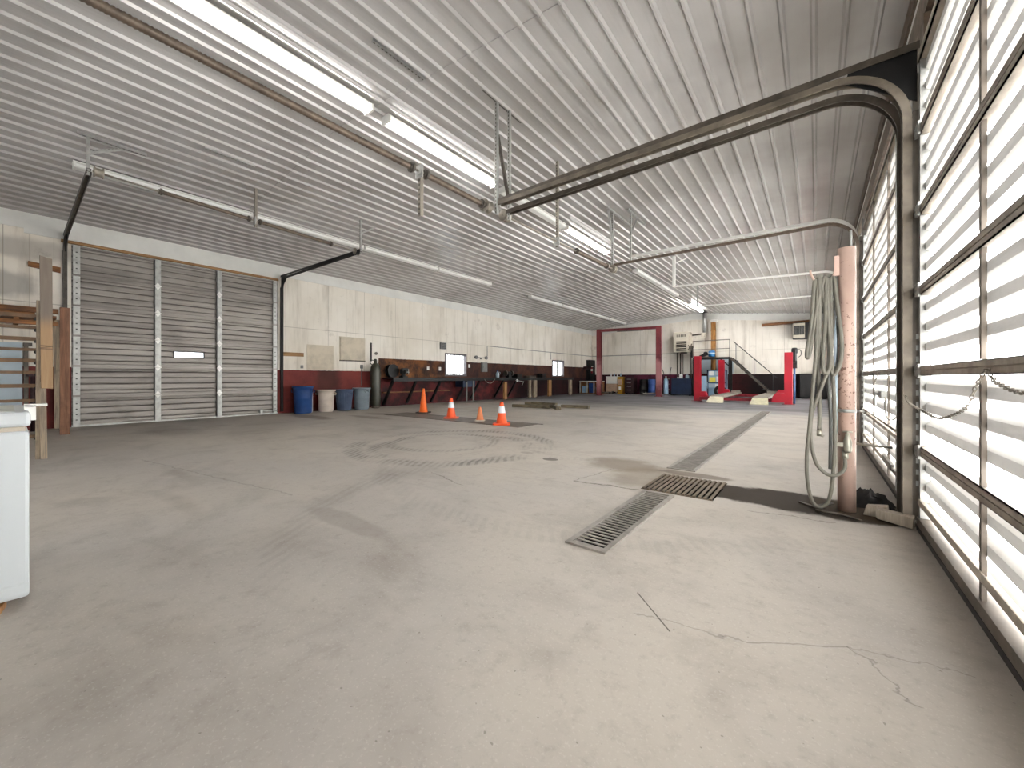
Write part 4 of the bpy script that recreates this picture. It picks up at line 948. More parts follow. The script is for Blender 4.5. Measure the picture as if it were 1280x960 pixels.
c2 = can('rubbish_can', 'dirty white rubbish can right of the bright blue one', -11.45, 5.79, .195, .235, .64, M['canwhite'], rim=.028, rz=.6)
c3 = can('rubbish_can', 'ribbed slate blue rubbish can between the white and grey cans', -11.42, 6.34, .19, .245, .64, M['cannavy'], 22, rz=0.)
c4 = can('rubbish_can', 'pale grey rubbish can beside the gas cylinder', -11.36, 6.89, .205, .25, .68, M['cangrey'], rim=.03, rz=0.)
b = MB(); b.tube([(-11.52, 5.42, 0), (-11.52, 5.42, .62)], .018, 8); tag(b.build('thin_pole', M['flash']), 'thin white pole standing between the blue and white cans', 'pole')
r = thing('gas_cylinder', 'tall dark green gas cylinder with capped top at the bench end', 'gas cylinder', (-11.5, 7.47, 0))
b = MB(); b.lathe([(.13, .06), (.155, .09), (.16, .14), (.16, 1.24), (.15, 1.34), (.115, 1.43), (.06, 1.48), (.04, 1.50)], (-11.5, 7.47, 0), 32); b.build('body', M['cylgreen'], r)
b = MB(); b.lathe([(.045, 1.46), (.055, 1.48), (.055, 1.57), (.035, 1.61), (.01, 1.62)], (-11.5, 7.47, 0), 20); b.build('valve_cap', M['cylgreen'], r)
b = MB(); b.lathe([(.12, 0), (.135, .02), (.135, .06)], (-11.5, 7.47, 0), 24); b.build('foot_ring', M['galvd'], r)
b = MB(); b.tube(crv([(-11.45, 7.36, 1.40), (-11.46, 7.27, 1.46), (-11.46, 7.25, 1.54), (-11.47, 7.33, 1.57), (-11.48, 7.42, 1.56)], 5), .014, 6); b.build('carry_ring', M['cylgreen'], r)

# ------------------------------------------------------------------ traffic cones
def cone(label, x, y, h, rb, rt, base, bm, cm, collar, rz):
    r = thing('traffic_cone', label, 'traffic cone', (0,0,0), 0, 'traffic cones standing on the floor'); t0 = .028
    b = MB(); s = base/2; k = s*.25
    pl = [(-s+k,-s),(s-k,-s),(s,-s+k),(s,s-k),(s-k,s),(-s+k,s),(-s,s-k),(-s,-s+k)]
    b.prism(pl, lambda p, q, t: (p, q, t), 0, t0); b.build('base', bm, r, .004, world=False)
    R = lambda z: rb+(rt-rb)*(z-t0)/(h-t0)
    b = MB(); b.lathe([(rb*1.12, t0), (rb, t0+.012), (R(h*.5), h*.5), (rt, h-.012), (rt*.8, h)], (0,0,0), 32); b.build('cone', cm, r, world=False)
    if collar:
        z0, z1 = collar; b = MB(); b.lathe([(R(z0)+.003, z0), (R(z1)+.003, z1)], (0,0,0), 32, cap=False); b.build('collar', M['collar'], r, world=False)
    r.location = (x, y, .009 if y < 6.8 else .001); r.rotation_euler.z = rz; return r
cone('tallest plain orange traffic cone with dark base, leftmost of the four', -8.80, 7.25, .69, .115, .032, .37, M['rubber'], M['orange'], None, .55)
cone('orange traffic cone with white band and orange base behind the small faded one', -7.065, 6.68, .49, .115, .035, .35, M['orange2'], M['orange2'], (.255, .40), .7)
cone('small faded orange cone with tan base and no band', -6.09, 6.655, .32, .085, .028, .22, M['gasket'], M['faded'], None, .6)
cone('nearest orange traffic cone with white band, rightmost of the four', -5.264, 6.43, .475, .115, .036, .36, M['orange2'], M['orange2'], (.245, .385), .62)

# ------------------------------------------------------------------ timbers on the floor
def timber(label, p, q, w, h, z=0, mat='timber'):
    p = Vector((*p, z+h/2)); q = Vector((*q, z+h/2)); L = (q-p).length; c = (p+q)/2
    o = MB(); n = 6
    for i in range(n): pass
    o.box(-L/2, L/2, -w/2, w/2, -h/2, h/2); ob = o.build('timber', M[mat], None, .012); ob.location = c; ob.rotation_euler = (0, 0, math.atan2(q.y-p.y, q.x-p.x))
    tag(ob, label, 'timber', 'timbers lying on the floor'); return ob
timber('long timber lying nearest the camera in the floor pile', (-8.15, 10.55), (-6.8, 10.76), .13, .10)
timber('timber pointing toward the camera at the front of the floor pile', (-7.3, 11.6), (-6.22, 10.35), .15, .11)
timber('timber lying at the right end of the floor pile', (-6.72, 11.37), (-5.75, 11.45), .14, .10)
timber('dark timber lying across the top of the pile', (-7.75, 11.15), (-6.70, 11.0), .14, .06, .112, 'timber')
timber('timber at the back of the floor pile', (-8.5, 11.75), (-7.4, 12.0), .12, .10)

# ------------------------------------------------------------------ maroon two post lift
r = thing('two_post_lift', 'maroon two post car lift frame standing toward the far left corner', 'car lift', (-8.15, 20.95, 0))
A, B = Vector((-9.73, 20.65, 0)), Vector((-6.59, 21.2, 0)); d = (B-A).normalized(); nrm = Vector((-d.y, d.x, 0))
for P, s in ((A, 1), (B, -1)):
    b = MB()
    def bx(u0, u1, v0, v1, z0, z1):
        pt = lambda u, v, z: P+d*(u*s)+nrm*v+Vector((0,0,z)); q = [pt(u0,v0,z0), pt(u1,v0,z0), pt(u1,v1,z0), pt(u0,v1,z0), pt(u0,v0,z1), pt(u1,v0,z1), pt(u1,v1,z1), pt(u0,v1,z1)]
        b.hexa(q)
    bx(-.13, -.115, -.15, .15, 0, 3.73); bx(-.13, .13, -.15, -.135, 0, 3.73); bx(-.13, .13, .135, .15, 0, 3.73); bx(.115, .13, -.15, -.09, 0, 3.73); bx(.115, .13, .09, .15, 0, 3.73)
    b.build('post', M['maroon'], r)
    b = MB(); bx(-.2, .2, -.25, .25, 0, .02); b.build('base_plate', M['redd'], r)
    b = MB(); bx(-.10, .17, -.08, .08, .12, .62); b.build('carriage', M['dark'], r)
    for k in (-1, 1):
        b = MB(); e = P+d*(.2*s); f = P+d*(s*.75)+nrm*(k*.35-.25); b.beam(e+Vector((0,0,.16)), f+Vector((0,0,.14)), .09, .07); sa = b.build('swing_arm', M['dark'], r)
        b = MB(); b.lathe([(.055, .12), (.055, .2), (.07, .21), (.07, .23)], (f.x, f.y, 0), 14); b.build('arm_pad', M['rubber'], sa)
b = MB(); b.beam(A+Vector((0,0,3.66)), B+Vector((0,0,3.66)), .26, .13); b.build('cross_beam', M['maroon'], r)
b = MB(); b.beam(A+d*1.0+Vector((0,0,3.56)), A+d*2.4+Vector((0,0,3.56)), .06, .03); b.build('limit_bar', M['dark'], r)

# ------------------------------------------------------------------ far left corner: open cabinet, crate, boxes
r = thing('open_shelf_frame', 'low open pale wood cabinet with blue bins, in the far left corner', 'shelf cabinet', (-10.95, 22.2, 0))
X0, X1, Y0, Y1 = -11.65, -10.2, 21.9, 22.35
b = MB()
for x in (X0, X0+.48, X0+.93, X1-.05): b.box(x, x+.06, Y0, Y0+.05, .03, .75)
b.build('front_stile', M['pale_wood'], r)
b = MB(); b.box(X0-.01, X1+.01, Y0-.01, Y1, .75, .79); b.build('top', M['flash'], r)
b = MB(); b.box(X0, X1, Y0, Y1, .02, .06); b.box(X0, X1, Y1-.02, Y1, .06, .75); b.box(X0, X0+.02, Y0+.05, Y1, .06, .75); b.box(X1-.02, X1, Y0+.05, Y1, .06, .75); b.build('carcass', M['brown_y'], r)
for k, (x, m, h, l) in enumerate(((X0+.12, 'paleblue', .42, 'pale blue bin inside the low open cabinet, at its left'), (X0+.60, 'drum', .6, 'deep blue bin in the middle of the low open cabinet'), (X0+1.06, 'boxgrey', .35, 'grey bin at the right of the low open cabinet'))):
    b = MB(); b.hexa([(x, Y0+.1, .064), (x+.24, Y0+.1, .064), (x+.24, Y0+.38, .064), (x, Y0+.38, .064), (x-.02, Y0+.08, .06+h), (x+.27, Y0+.08, .06+h), (x+.27, Y0+.39, .06+h), (x-.02, Y0+.39, .06+h)])
    tag(b.build('storage_bin', M[m], None, .01), l, 'bin', 'bins in the open cabinet')
r = thing('parts_trolley', 'pale box trolley on short legs between the maroon lift posts', 'trolley', (-10.1, 23.3, 0))
b = MB(); b.box(-10.45, -9.72, 23.1, 23.55, .62, 1.08); b.build('white_top_box', M['flash'], r, .01)
b = MB(); b.box(-10.45, -9.72, 23.1, 23.55, .12, .61); b.build('lower_box', M['card'], r, .01)
b = MB(); b.box(-10.30, -9.85, 23.085, 23.1, .66, .78); b.build('label_sheet', M['paper'], r)
for x in (-10.4, -9.78):
    for y in (23.15, 23.5):
        b = MB(); b.cyl((x, y, 0), (x, y, .13), .035, 10); b.build('caster', M['boxgrey'], r)
b = MB(); b.box(-9.68, -9.38, 23.1, 23.55, 0, 1.05); b.box(-9.66, -9.40, 23.09, 23.1, .55, .9, 1); b.box(-9.6, -9.45, 23.085, 23.1, .25, .45, 2)
tag(b.build('cardboard_carton', [M['mustard'], M['card'], M['paper']], None, .008), 'tall mustard coloured carton beside the pale box trolley', 'carton')
for k in range(4):
    x = -10.2+k*.21; b = MB(); b.lathe([(.04, 1.081), (.045, 1.09), (.045, 1.2), (.02, 1.24), (.02, 1.28)], (x, 23.35, 0), 12); tag(b.build('oil_bottle', M['paleblue' if k % 2 else 'paper']), ('white bottle at the left end on top of the pale trolley', 'pale blue bottle second from left on the pale trolley', 'white bottle second from right on the pale trolley', 'pale blue bottle at the right end of the pale trolley')[k], 'bottle', 'bottles on the trolley')
r = thing('tool_chest', 'dark maroon chest against the back wall right of the mustard carton', 'tool chest', (-8.95, 23.6, 0))
b = MB(); b.box(-9.3, -8.75, 23.3, 23.9, .06, 1.0); b.build('body', M['maroon_box'], r, .01)
for k in range(4):
    b = MB(); b.box(-9.27, -8.78, 23.285, 23.3, .12+k*.22, .30+k*.22); dd = b.build('drawer', M['maroon_box'], r, .004); b = MB(); b.box(-9.15, -8.9, 23.265, 23.285, .23+k*.22, .25+k*.22); b.build('drawer_handle', M['galv'], dd)
b = MB()
for x in (-9.2, -8.85): b.cyl((x, 23.4, 0), (x, 23.4, .07), .04, 8); b.cyl((x, 23.8, 0), (x, 23.8, .07), .04, 8)
b.build('caster', M['black'], r)

# ------------------------------------------------------------------ back wall, middle: drums, hand truck, tank
def drum(label, x, y, rr, h, m):
    r = thing('plastic_drum', label, 'drum', (x, y, 0), 0, 'drums along the back wall'); b = MB()
    b.lathe([(rr*.93, 0), (rr, .03), (rr, h*.3), (rr*1.03, h*.32), (rr*1.03, h*.36), (rr, h*.38), (rr, h*.66), (rr*1.03, h*.68), (rr*1.03, h*.72), (rr, h*.74), (rr, h*.96), (rr*.95, h)], (x, y, 0), 28); b.build('body', M[m], r)
    b = MB(); b.lathe([(rr*.97, h), (rr*.97, h+.02), (rr*.9, h+.02), (rr*.88, h-.0)], (x, y, 0), 28, cap=False); b.cyl((x+rr*.5, y, h), (x+rr*.5, y, h+.03), .04, 10); b.build('rim', M['black'], r)
drum('blue drum left of the right maroon post', -7.62, 23.3, .24, .9, 'drum')
drum('black drum at the back wall left of the blue drum', -8.17, 23.5, .25, .88, 'black')
r = thing('hand_truck', 'upright hand truck with curved handles and blue cylinder guard at the back wall', 'hand truck', (-6.8, 23.3, 0))
for s in (-1, 1):
    b = MB(); b.tube(crv([(-6.8+s*.17, 23.3, .1), (-6.8+s*.17, 23.35, .9), (-6.8+s*.18, 23.36, 1.25), (-6.8+s*.23, 23.28, 1.45), (-6.8+s*.29, 23.18, 1.58)], 5), .018, 8); b.build('handle', M['black'], r)
    b = MB(); b.cyl((-6.8+s*.23, 23.36, .12), (-6.8+s*.29, 23.36, .12), .12, 18); b.build('wheel', M['rubber'], r)
b = MB(); b.box(-6.98, -6.62, 23.0, 23.3, .02, .04); 
for z in (.3, .6, .9): b.box(-6.97, -6.63, 23.33, 23.36, z, z+.04)
b.build('frame_plate', M['galvd'], r)
r = thing('bottle_pack', 'pale blue bottle strapped on the hand truck', 'gas bottle', (-6.8, 23.17, .05))
b = MB(); b.lathe([(.125, .05), (.13, .07), (.13, .80), (.10, .90), (.04, .95), (.03, 1.0)], (-6.8, 23.17, 0), 20); b.build('body', M['paleblue'], r)
b = MB(); b.cyl((-6.8, 23.17, 1.0), (-6.8, 23.17, 1.08), .045, 10); b.build('valve', M['brass'], r)
r = thing('parts_washer', 'wide dark navy tank cabinet below the wall heater', 'cabinet', (-5.95, 23.35, 0))
b = MB(); b.box(-6.47, -5.42, 23.05, 23.75, .05, .92); b.build('body', M['navy'], r, .015)
b = MB(); b.box(-6.49, -5.40, 23.03, 23.77, .92, .96); b.build('lid', M['navy'], r, .01)
b = MB(); b.box(-6.4, -6.35, 23.1, 23.7, 0, .05); b.box(-5.55, -5.5, 23.1, 23.7, 0, .05); b.build('skid', M['black'], r)
b = MB(); b.box(-6.2, -5.95, 23.2, 23.45, .96, 1.02); b.lathe([(.09, 1.02), (.10, 1.06), (.10, 1.16), (.05, 1.2)], (-6.02, 23.32, 0), 14); tag(b.build('plastic_can', M['paper']), 'small white container on top of the dark navy cabinet', 'container')
b = MB(); b.box(-5.75, -5.6, 23.2, 23.4, .96, 1.12); b.lathe([(.05, 1.12), (.05, 1.16)], (-5.68, 23.3, 0), 10); tag(b.build('paint_tin', M['greyblue']), 'pale tin on the right of the dark navy cabinet', 'tin')
# unit heater with flue
r = thing('unit_heater', 'cream unit heater with black louvres high on the back wall', 'heater', (-5.95, 23.5, 2.4))
b = MB(); b.box(-6.40, -5.55, 23.2, 23.85, 2.44, 3.56); b.build('casing', M['cream'], r, .02)
b = MB(); b.box(-6.24, -5.70, 23.19, 23.21, 2.50, 3.04); b.build('outlet', M['black'], r)
for k in range(5):
    b = MB(); z = 2.54+k*.105; b.hexa([(-6.24, 23.14, z), (-5.70, 23.14, z), (-5.70, 23.2, z+.05), (-6.24, 23.2, z+.05), (-6.24, 23.14, z+.006), (-5.70, 23.14, z+.006), (-5.70, 23.2, z+.056), (-6.24, 23.2, z+.056)]); b.build('louvre', M['cream'], r)
b = MB()
for k in range(7): b.box(-6.22+k*.075, -6.185+k*.075, 23.19, 23.2, 3.28, 3.42)
b.build('vent_slots', M['black'], r)
b = MB(); b.box(-6.05, -5.75, 23.3, 23.6, 2.36, 2.44); b.build('drip_pan', M['dark'], r)
b = MB(); b.box(-5.54, -5.45, 23.2, 23.4, 2.6, 3.4); b.build('control_box', M['cream'], r)
for x in (-6.34, -5.60):
    b = MB(); b.box(x-.03, x+.03, 23.78, 23.84, 0, 2.44); b.build('support_post', M['dark'], r)
b = MB(); b.cyl((-6.12, 23.6, .975), (-6.12, 23.6, 2.40), .035, 8); b.cyl((-5.98, 23.6, 1.2), (-5.98, 23.6, 2.40), .02, 8); b.build('gas_pipe', M['dark'], r)
r = thing('flue_pipe', 'shiny flue pipe rising from the heater elbow through the ceiling', 'flue pipe', (-4.82, 23.5, 3.3))
b = MB(); b.cyl((-4.82, 23.45, 3.45), (-4.82, 23.45, ceil_z(-4.82)-.02), .10, 20); b.build('riser', M['galv'], r)
b = MB(); b.cyl((-5.53, 23.45, 3.36), (-4.92, 23.45, 3.40), .045, 12); b.build('connector', M['dark'], r)
b = MB(); b.box(-4.97, -4.78, 23.33, 23.57, 3.22, 3.45); b.build('tee_box', M['cream'], r)
b = MB(); b.box(-5.02, -4.62, 23.25, 23.65, ceil_z(-4.82)-.06, ceil_z(-4.82)-.03); b.build('ceiling_collar', M['dark'], r)

# ------------------------------------------------------------------ platform with stairs, compressor, tube
r = thing('mezzanine_platform', 'dark steel platform with pipe railing and open stair at the back wall', 'platform', (-3.9, 23.3, 0))
PX0, PX1, PY0, PY1, PZ = -5.32, -3.52, 22.95, 23.56, 2.08
b = MB(); b.box(PX0, PX1, PY0, PY1, PZ-.02, PZ); b.build('deck', M['dark'], r)
b = MB(); b.box(PX0, PX1, PY0, PY0+.05, PZ-.10, PZ-.02); b.box(PX0, PX1, PY1-.05, PY1, PZ-.10, PZ-.02); b.build('edge_beam', M['black'], r)
for x, y in ((PX0+.03, PY0+.03), (PX1-.03, PY0+.03), (PX0+.03, PY1-.03), (PX1-.03, PY1-.03)):
    b = MB(); b.box(x-.04, x+.04, y-.04, y+.04, 0, PZ-.1); b.build('leg', M['black'], r)
b = MB(); b.beam((PX1-.06, PY0+.03, 1.62), (PX1-.45, PY0+.03, 1.98), .05, .05); b.beam((PX0+.06, PY0+.03, 1.62), (PX0+.45, PY0+.03, 1.98), .05, .05); b.build('knee_brace', M['black'], r)
b = MB(); R = .018
b.tube([(PX0, PY0+.03, 2.98), (PX1-.02, PY0+.03, 2.98)], R, 8); b.tube([(PX0, PY0+.03, 2.52), (PX1-.02, PY0+.03, 2.52)], R*.8, 8); b.cyl((PX1-.02, PY0+.03, PZ), (PX1-.02, PY0+.03, 2.99), R, 8); b.cyl((PX0+.01, PY0+.03, PZ), (PX0+.01, PY0+.03, 2.99), R, 8)
b.build('guard_rail', M['dark'], r)
SX0, SX1 = -3.48, -1.60; n = 10
for y in (PY0+.02, PY0+.58):
    b = MB(); b.beam((SX0, y, PZ-.08), (SX1, y, .08), .04, .10, (0,0,1)); b.build('stringer', M['black' if y > 23.2 else 'dark'], r)
for k in range(1, n):
    x = SX0+(SX1-SX0)*k/n; z = PZ-(PZ-.0)*k/n; b = MB(); b.box(x-.13, x+.08, PY0, PY0+.60, z-.02, z+.015); b.build('tread', M['black'], r)
b = MB(); b.tube([(-3.36, PY0+.02, 2.86), (-1.50, PY0+.02, .98)], .02, 8); b.cyl((-3.25, PY0+.02, 1.85), (-3.25, PY0+.02, 2.75), .014, 8); b.cyl((-2.45, PY0+.02, 1.0), (-2.45, PY0+.02, 1.94), .014, 8); b.cyl((-1.66, PY0+.02, .15), (-1.66, PY0+.02, 1.13), .014, 8); b.build('handrail', M['black'], r)
b = MB(); b.box(PX0+.0, PX1, 23.985, 23.998, 1.22, 2.0); tag(b.build('backing_sheet', M['greyblue']), 'pale sheet on the wall under the platform deck', 'sheet')
r = thing('air_compressor', 'blue motor with black pump standing on the platform deck', 'compressor', (-4.6, 23.3, 2.08))
b = MB(); b.lathe([(.15, 2.12), (.17, 2.16), (.17, 2.40), (.12, 2.45)], (-4.42, 23.2, 0), 20); b.build('motor', M['bluemotor'], r)
b = MB(); b.beam((-5.0, 23.2, 2.14), (-4.62, 23.2, 2.28), .18, .14); b.cyl((-4.72, 23.1, 2.30), (-4.72, 23.3, 2.30), .10, 14); b.build('pump', M['black'], r)
b = MB(); b.box(-4.95, -4.3, 23.1, 23.3, 2.082, 2.13); b.build('base', M['dark'], r)
b = MB(); b.lathe([(.172, 2.27), (.172, 2.33)], (-4.42, 23.2, 0), 20, cap=False); b.build('rating_band', M['greyblue'], r)
r = thing('exhaust_fan', 'black fan unit mounted on the heater side beside the railing', 'fan', (-5.35, 23.2, 2.6))
b = MB(); b.cyl((-5.42, 22.98, 2.66), (-5.42, 23.14, 2.66), .10, 18); b.box(-5.45, -5.36, 23.05, 23.14, 2.1, 2.6); b.build('housing', M['black'], r)
b = MB()
for k in range(5): w = 2*PI*k/5; b.beam((-5.42, 22.96, 2.66), (-5.42+.17*math.cos(w), 22.96, 2.66+.2*math.sin(w)), .05, .02, (0,1,0))
b.build('blades', M['dark'], r)
b = MB(); b.lathe([(.125, 0), (.125, 4.02)], (-4.44, 23.72, 0), 24); b.lathe([(.135, 3.55), (.135, 3.6)], (-4.44, 23.72, 0), 24, cap=False)
tag(b.build('cardboard_tube', M['tube_card']), 'tall brown round tube standing behind the platform railing', 'tube')
b = MB(); b.lathe([(.10, 4.03), (.20, 4.06), (.22, 4.10), (.15, 4.16)], (-4.40, 23.72, 0), 20); tag(b.build('tube_cap', M['flash']), 'white flared cap above the tall brown tube', 'cap')
# parts cabinet under the platform
r = thing('parts_cabinet', 'pale blue cabinet covered with paper sheets under the platform', 'cabinet', (-4.05, 22.6, 0))
b = MB(); b.box(-4.50, -3.62, 22.5, 22.93, .03, 1.38); b.build('body', M['paleblue'], r, .01)
b = MB()
for q in ((-4.53, -4.47, .0, 1.42), (-3.65, -3.59, .0, 1.42)): b.box(q[0], q[1], 22.47, 22.53, q[2], q[3])
b.box(-4.53, -3.59, 22.47, 22.53, 1.36, 1.42); b.box(-4.5, -3.62, 22.49, 22.5, .70, .74); b.build('corner_trim', M['navy'], r)
for x0, x1, z0, z1, m in ((-4.44, -4.18, 1.12, 1.34, 'paper'), (-4.14, -3.98, 1.14, 1.33, 'greyblue'), (-3.94, -3.70, 1.10, 1.34, 'boxgrey'), (-4.42, -4.12, .76, 1.02, 'yellow'), (-4.08, -3.72, .78, 1.06, 'paper'), (-4.44, -4.2, .48, .66, 'greyblue'), (-4.15, -3.9, .40, .66, 'paper')):
    b = MB(); b.box(x0, x1, 22.485, 22.499, z0, z1); b.build('paper_sheet', M[m], r)
b = MB(); b.cyl((-3.82, 22.47, 1.20), (-3.82, 22.485, 1.20), .06, 14); b.build('dial', M['black'], r)
r.location = (-4.13, 22.68+.42, 0)
r = thing('tyre', 'dark tyre leaning on the pale blue cabinet under the platform', 'tyre', (-4.0, 22.78, .3))
b = MB(); b.tube([(-3.95+.22*math.cos(2*PI*i/28), 22.78, .30+.22*math.sin(2*PI*i/28)) for i in range(28)], .075, 12, closed=True); b.build('rubber', M['rubber'], r)
b = MB(); b.cyl((-3.95, 22.74, .30), (-3.95, 22.82, .30), .15, 20); b.build('rim', M['galvd'], r)
for k, (x0, h, l) in enumerate(((-4.86, .42, 'bottom pale blue plastic crate stacked by the red lift post'), (-4.84, .36, 'middle pale blue crate of the stack by the red lift post'), (-4.87, .30, 'top pale blue crate of the stack by the red lift post'))):
    z0 = (0, .422, .784)[k]; b = MB(); y0, y1, x1 = 22.45, 22.8, x0+.3
    b.box(x0, x1, y0, y1, z0, z0+.02); b.box(x0, x0+.02, y0, y1, z0+.02, z0+h); b.box(x1-.02, x1, y0, y1, z0+.02, z0+h); b.box(x0+.02, x1-.02, y0, y0+.02, z0+.02, z0+h); b.box(x0+.02, x1-.02, y1-.02, y1, z0+.02, z0+h); b.box(x0-.01, x1+.01, y0-.01, y0, z0+h-.06, z0+h-.02)
    tag(b.build('plastic_crate', M['paleblue']), l, 'crate', 'crates by the red lift')

# ------------------------------------------------------------------ red four post lift
r = thing('four_post_lift', 'bright red four post car lift with low grey runways and cream ramps', 'car lift', (-2.4, 20.3, 0))
posts = [(-4.02, 18.2, 1.92, 1), (-.81, 17.9, 1.94, -1), (-3.80, 22.3, 1.9, 1), (-1.0, 22.3, 1.9, -1)]
for k, (x, y, h, s) in enumerate(posts):
    b = MB(); w = .125
    b.box(x-w, x+w, y-w, y-w+.02, 0, h); b.box(x-w, x+w, y+w-.02, y+w, 0, h); b.box(x-w if s > 0 else x+w-.02, x-w+.02 if s > 0 else x+w, y-w+.02, y+w-.02, 0, h); b.build('post', M['red'], r)
    b = MB(); b.box(x-.2, x+.2, y-.2, y+.2, 0, .015); b.build('base_plate', M['redd'], r)
    b = MB(); xa, xb = (x+w, x+w+.40) if s > 0 else (x-w-.40, x-w)
    b.prism([(xa, .06), (xb, .06), (xb, .20 if s > 0 else .40), (xb if s < 0 else xa+.28, .20 if s > 0 else .40), (xa+.20 if s > 0 else xb, .42), (xa if s > 0 else xa+.12, .42)] if s > 0 else [(xa, .06), (xb, .06), (xb, .42), (xa+.14, .42), (xa+.04, .30)], lambda p, q, t: (p, t, q), y-.12, y+.12); b.build('end_bracket', M['red'], r)
for y, xa, xb in ((18.05, -3.9, -.93), (22.3, -3.68, -1.12)):
    b = MB(); b.box(xa, xb, y-.10, y+.10, .07, .19); b.build('cross_beam', M['redd'], r)
for x0, x1, y0 in ((-3.45, -2.95, 17.75), (-1.92, -1.42, 17.5)):
    b = MB(); b.box(x0, x1, y0, 22.6, .19, .24); b.box(x0, x0+.02, y0, 22.6, .24, .27); b.box(x1-.02, x1, y0, 22.6, .24, .27); b.build('runway', M['run'], r)
    b = MB(); yy = y0-.5; b.hexa([(x0-.05, yy, 0), (x1+.05, yy, 0), (x1, y0-.005, .0), (x0, y0-.005, .0), (x0-.05, yy, .015), (x1+.05, yy, .015), (x1, y0-.005, .23), (x0, y0-.005, .23)]); b.build('ramp', M['ramp'], r)
    b = MB(); b.box(x0+.05, x1-.05, 22.52, 22.56, .24, .36); b.build('wheel_stop', M['run'], r)
r = thing('lift_power_unit', 'black hydraulic power unit hanging beside the right red post', 'power unit', (-.7, 20.6, 1.5))
b = MB(); b.box(-.72, -.56, 18.05, 18.25, 1.35, 1.62); b.cyl((-.64, 18.15, 1.62), (-.64, 18.15, 1.92), .075, 16); b.build('tank', M['black'], r)
b = MB(); b.box(-.685, -.60, 17.95, 18.1, 1.55, 2.05); b.lathe([(.09, 1.9), (.10, 1.95), (.10, 2.08), (.07, 2.12)], (-.64, 18.15, 0), 14); b.build('motor', M['black'], r)
b = MB(); b.tube(crv([(-.58, 18.1, 2.05), (-.46, 18.1, 2.03), (-.44, 18.1, 1.85), (-.52, 18.1, 1.76)], 6), .012, 6); b.build('hydraulic_hose', M['black'], r)
b = MB(); b.cyl((-.645, 18.2, .0), (-.645, 18.2, 1.35), .035, 10); b.build('stand_pipe', M['bluepaint'], r)

# ------------------------------------------------------------------ back right corner
r = thing('wall_air_unit', 'dark grilled air unit high in the back right corner', 'air unit', (-.5, 23.7, 2.9))
b = MB(); b.box(-.90, -.10, 23.4, 23.98, 2.88, 3.66); b.build('casing', M['black'], r)
b = MB(); b.box(-.88, -.42, 23.37, 23.40, 3.50, 3.62); b.box(-.88, -.42, 23.37, 23.40, 2.92, 3.06); b.box(-.88, -.86, 23.37, 23.40, 3.06, 3.5); b.box(-.44, -.42, 23.37, 23.40, 3.06, 3.5); b.build('front_frame', M['cream'], r)
b = MB()
for k in range(9): b.box(-.86, -.44, 23.38, 23.39, 3.09+k*.045, 3.10+k*.045)
for k in range(6): b.box(-.84+k*.07, -.83+k*.07, 23.38, 23.39, 3.06, 3.5)
b.build('grille', M['boxgrey'], r)
b = MB(); b.hexa([(-2.2, 23.75, 3.64), (-.15, 23.75, 3.70), (-.15, 23.98, 3.70), (-2.2, 23.98, 3.64), (-2.2, 23.75, 3.76), (-.15, 23.75, 3.80), (-.15, 23.98, 3.80), (-2.2, 23.98, 3.76)])
tag(b.build('wooden_beam', M['brown_y']), 'level brown wooden beam on the back wall above the dark air unit', 'beam board')
r = thing('storage_cabinet', 'wide black cabinet in the shadow of the back right corner', 'cabinet', (-.1, 23.7, 0))
b = MB(); b.box(-.62, .42, 23.45, 23.95, .03, 1.16); b.build('carcass', M['darkgap'], r)
for x in (-.61, -.10):
    b = MB(); b.box(x, x+.5, 23.43, 23.45, .06, 1.13); dd = b.build('door', M['black'], r); b = MB(); xx = x+.44 if x < -.3 else x+.04; b.box(xx, xx+.02, 23.40, 23.43, .55, .70); b.build('handle', M['galv'], dd)
b = MB(); b.box(-.6, .4, 23.47, 23.93, 0, .03); b.build('plinth', M['black'], r)
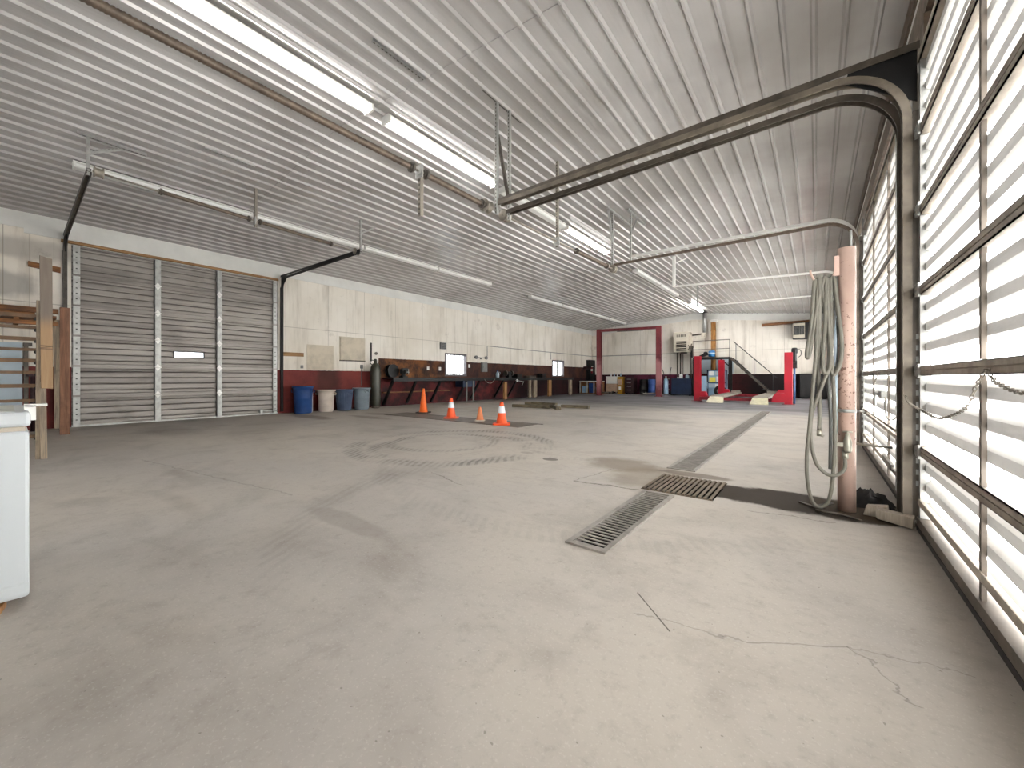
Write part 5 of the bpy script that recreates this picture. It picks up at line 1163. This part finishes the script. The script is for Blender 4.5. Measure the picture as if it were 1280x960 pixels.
for k, (x, y, l) in enumerate(((.30, 9.2, 'slim blue grey upright pipe seen between the hoses and column'), (.33, 10.4, 'darker blue upright pipe behind the hoses'))):
    b = MB(); b.cyl((x, y, 0), (x, y, 2.3 if k == 0 else 1.4), .05 if k == 0 else .07, 12); b.box(x-.07, x+.07, y-.07, y+.07, 0, .015); b.box(x-.06, x+.06, y-.065, y-.05, .85, .9)
    tag(b.build('upright_pipe', M['bluepaint' if k else 'greyblue']), l, 'pipe')
b = MB(); b.cyl((-.2, 23.0, 4.0), (-.2, 23.0, 3.62), .035, 10); b.box(-.26, -.14, 22.95, 23.05, 3.72, 3.80)
tag(b.build('pipe_hanger', M['flash']), 'short white pipe stub hanging near the back right corner', 'pipe')

# ------------------------------------------------------------------ camera, daylight
cam = bpy.data.cameras.new('camera'); co = bpy.data.objects.new('camera', cam); C.objects.link(co)
F = 490.; th = math.atan(380/F)
cam.sensor_width = 36.; cam.lens = 36.*F/1280; cam.shift_y = -8/1280; cam.clip_start = .02
co.location = (0, 0, 1.0); co.rotation_euler = (PI/2, 0, th)
bpy.context.scene.camera = co
w = bpy.data.worlds.new('overcast_sky'); bpy.context.scene.world = w; w.use_nodes = True
bg = w.node_tree.nodes['Background']; bg.inputs[0].default_value = (.93, .97, 1., 1); bg.inputs[1].default_value = 6.
sun = bpy.data.lights.new('sun', 'SUN'); sun.energy = 44.; sun.angle = math.radians(4); sun.color = (.97, .985, 1.)
so = bpy.data.objects.new('sun', sun); C.objects.link(so); so.location = (12, 8, 10)
so.rotation_euler = Vector((-.86, -.12, -.5)).to_track_quat('-Z', 'Y').to_euler()
sc = bpy.context.scene
sc.view_settings.view_transform = 'Standard'; sc.view_settings.look = 'None'; sc.view_settings.gamma = 1.; sc.view_settings.use_curve_mapping = False
sc.view_settings.exposure = .37
cy = sc.cycles
cy.use_denoising = True; cy.max_bounces = 10; cy.diffuse_bounces = 6; cy.glossy_bounces = 4; cy.transmission_bounces = 6; cy.transparent_max_bounces = 8
cy.sample_clamp_indirect = 12.; cy.caustics_reflective = False; cy.caustics_refractive = False
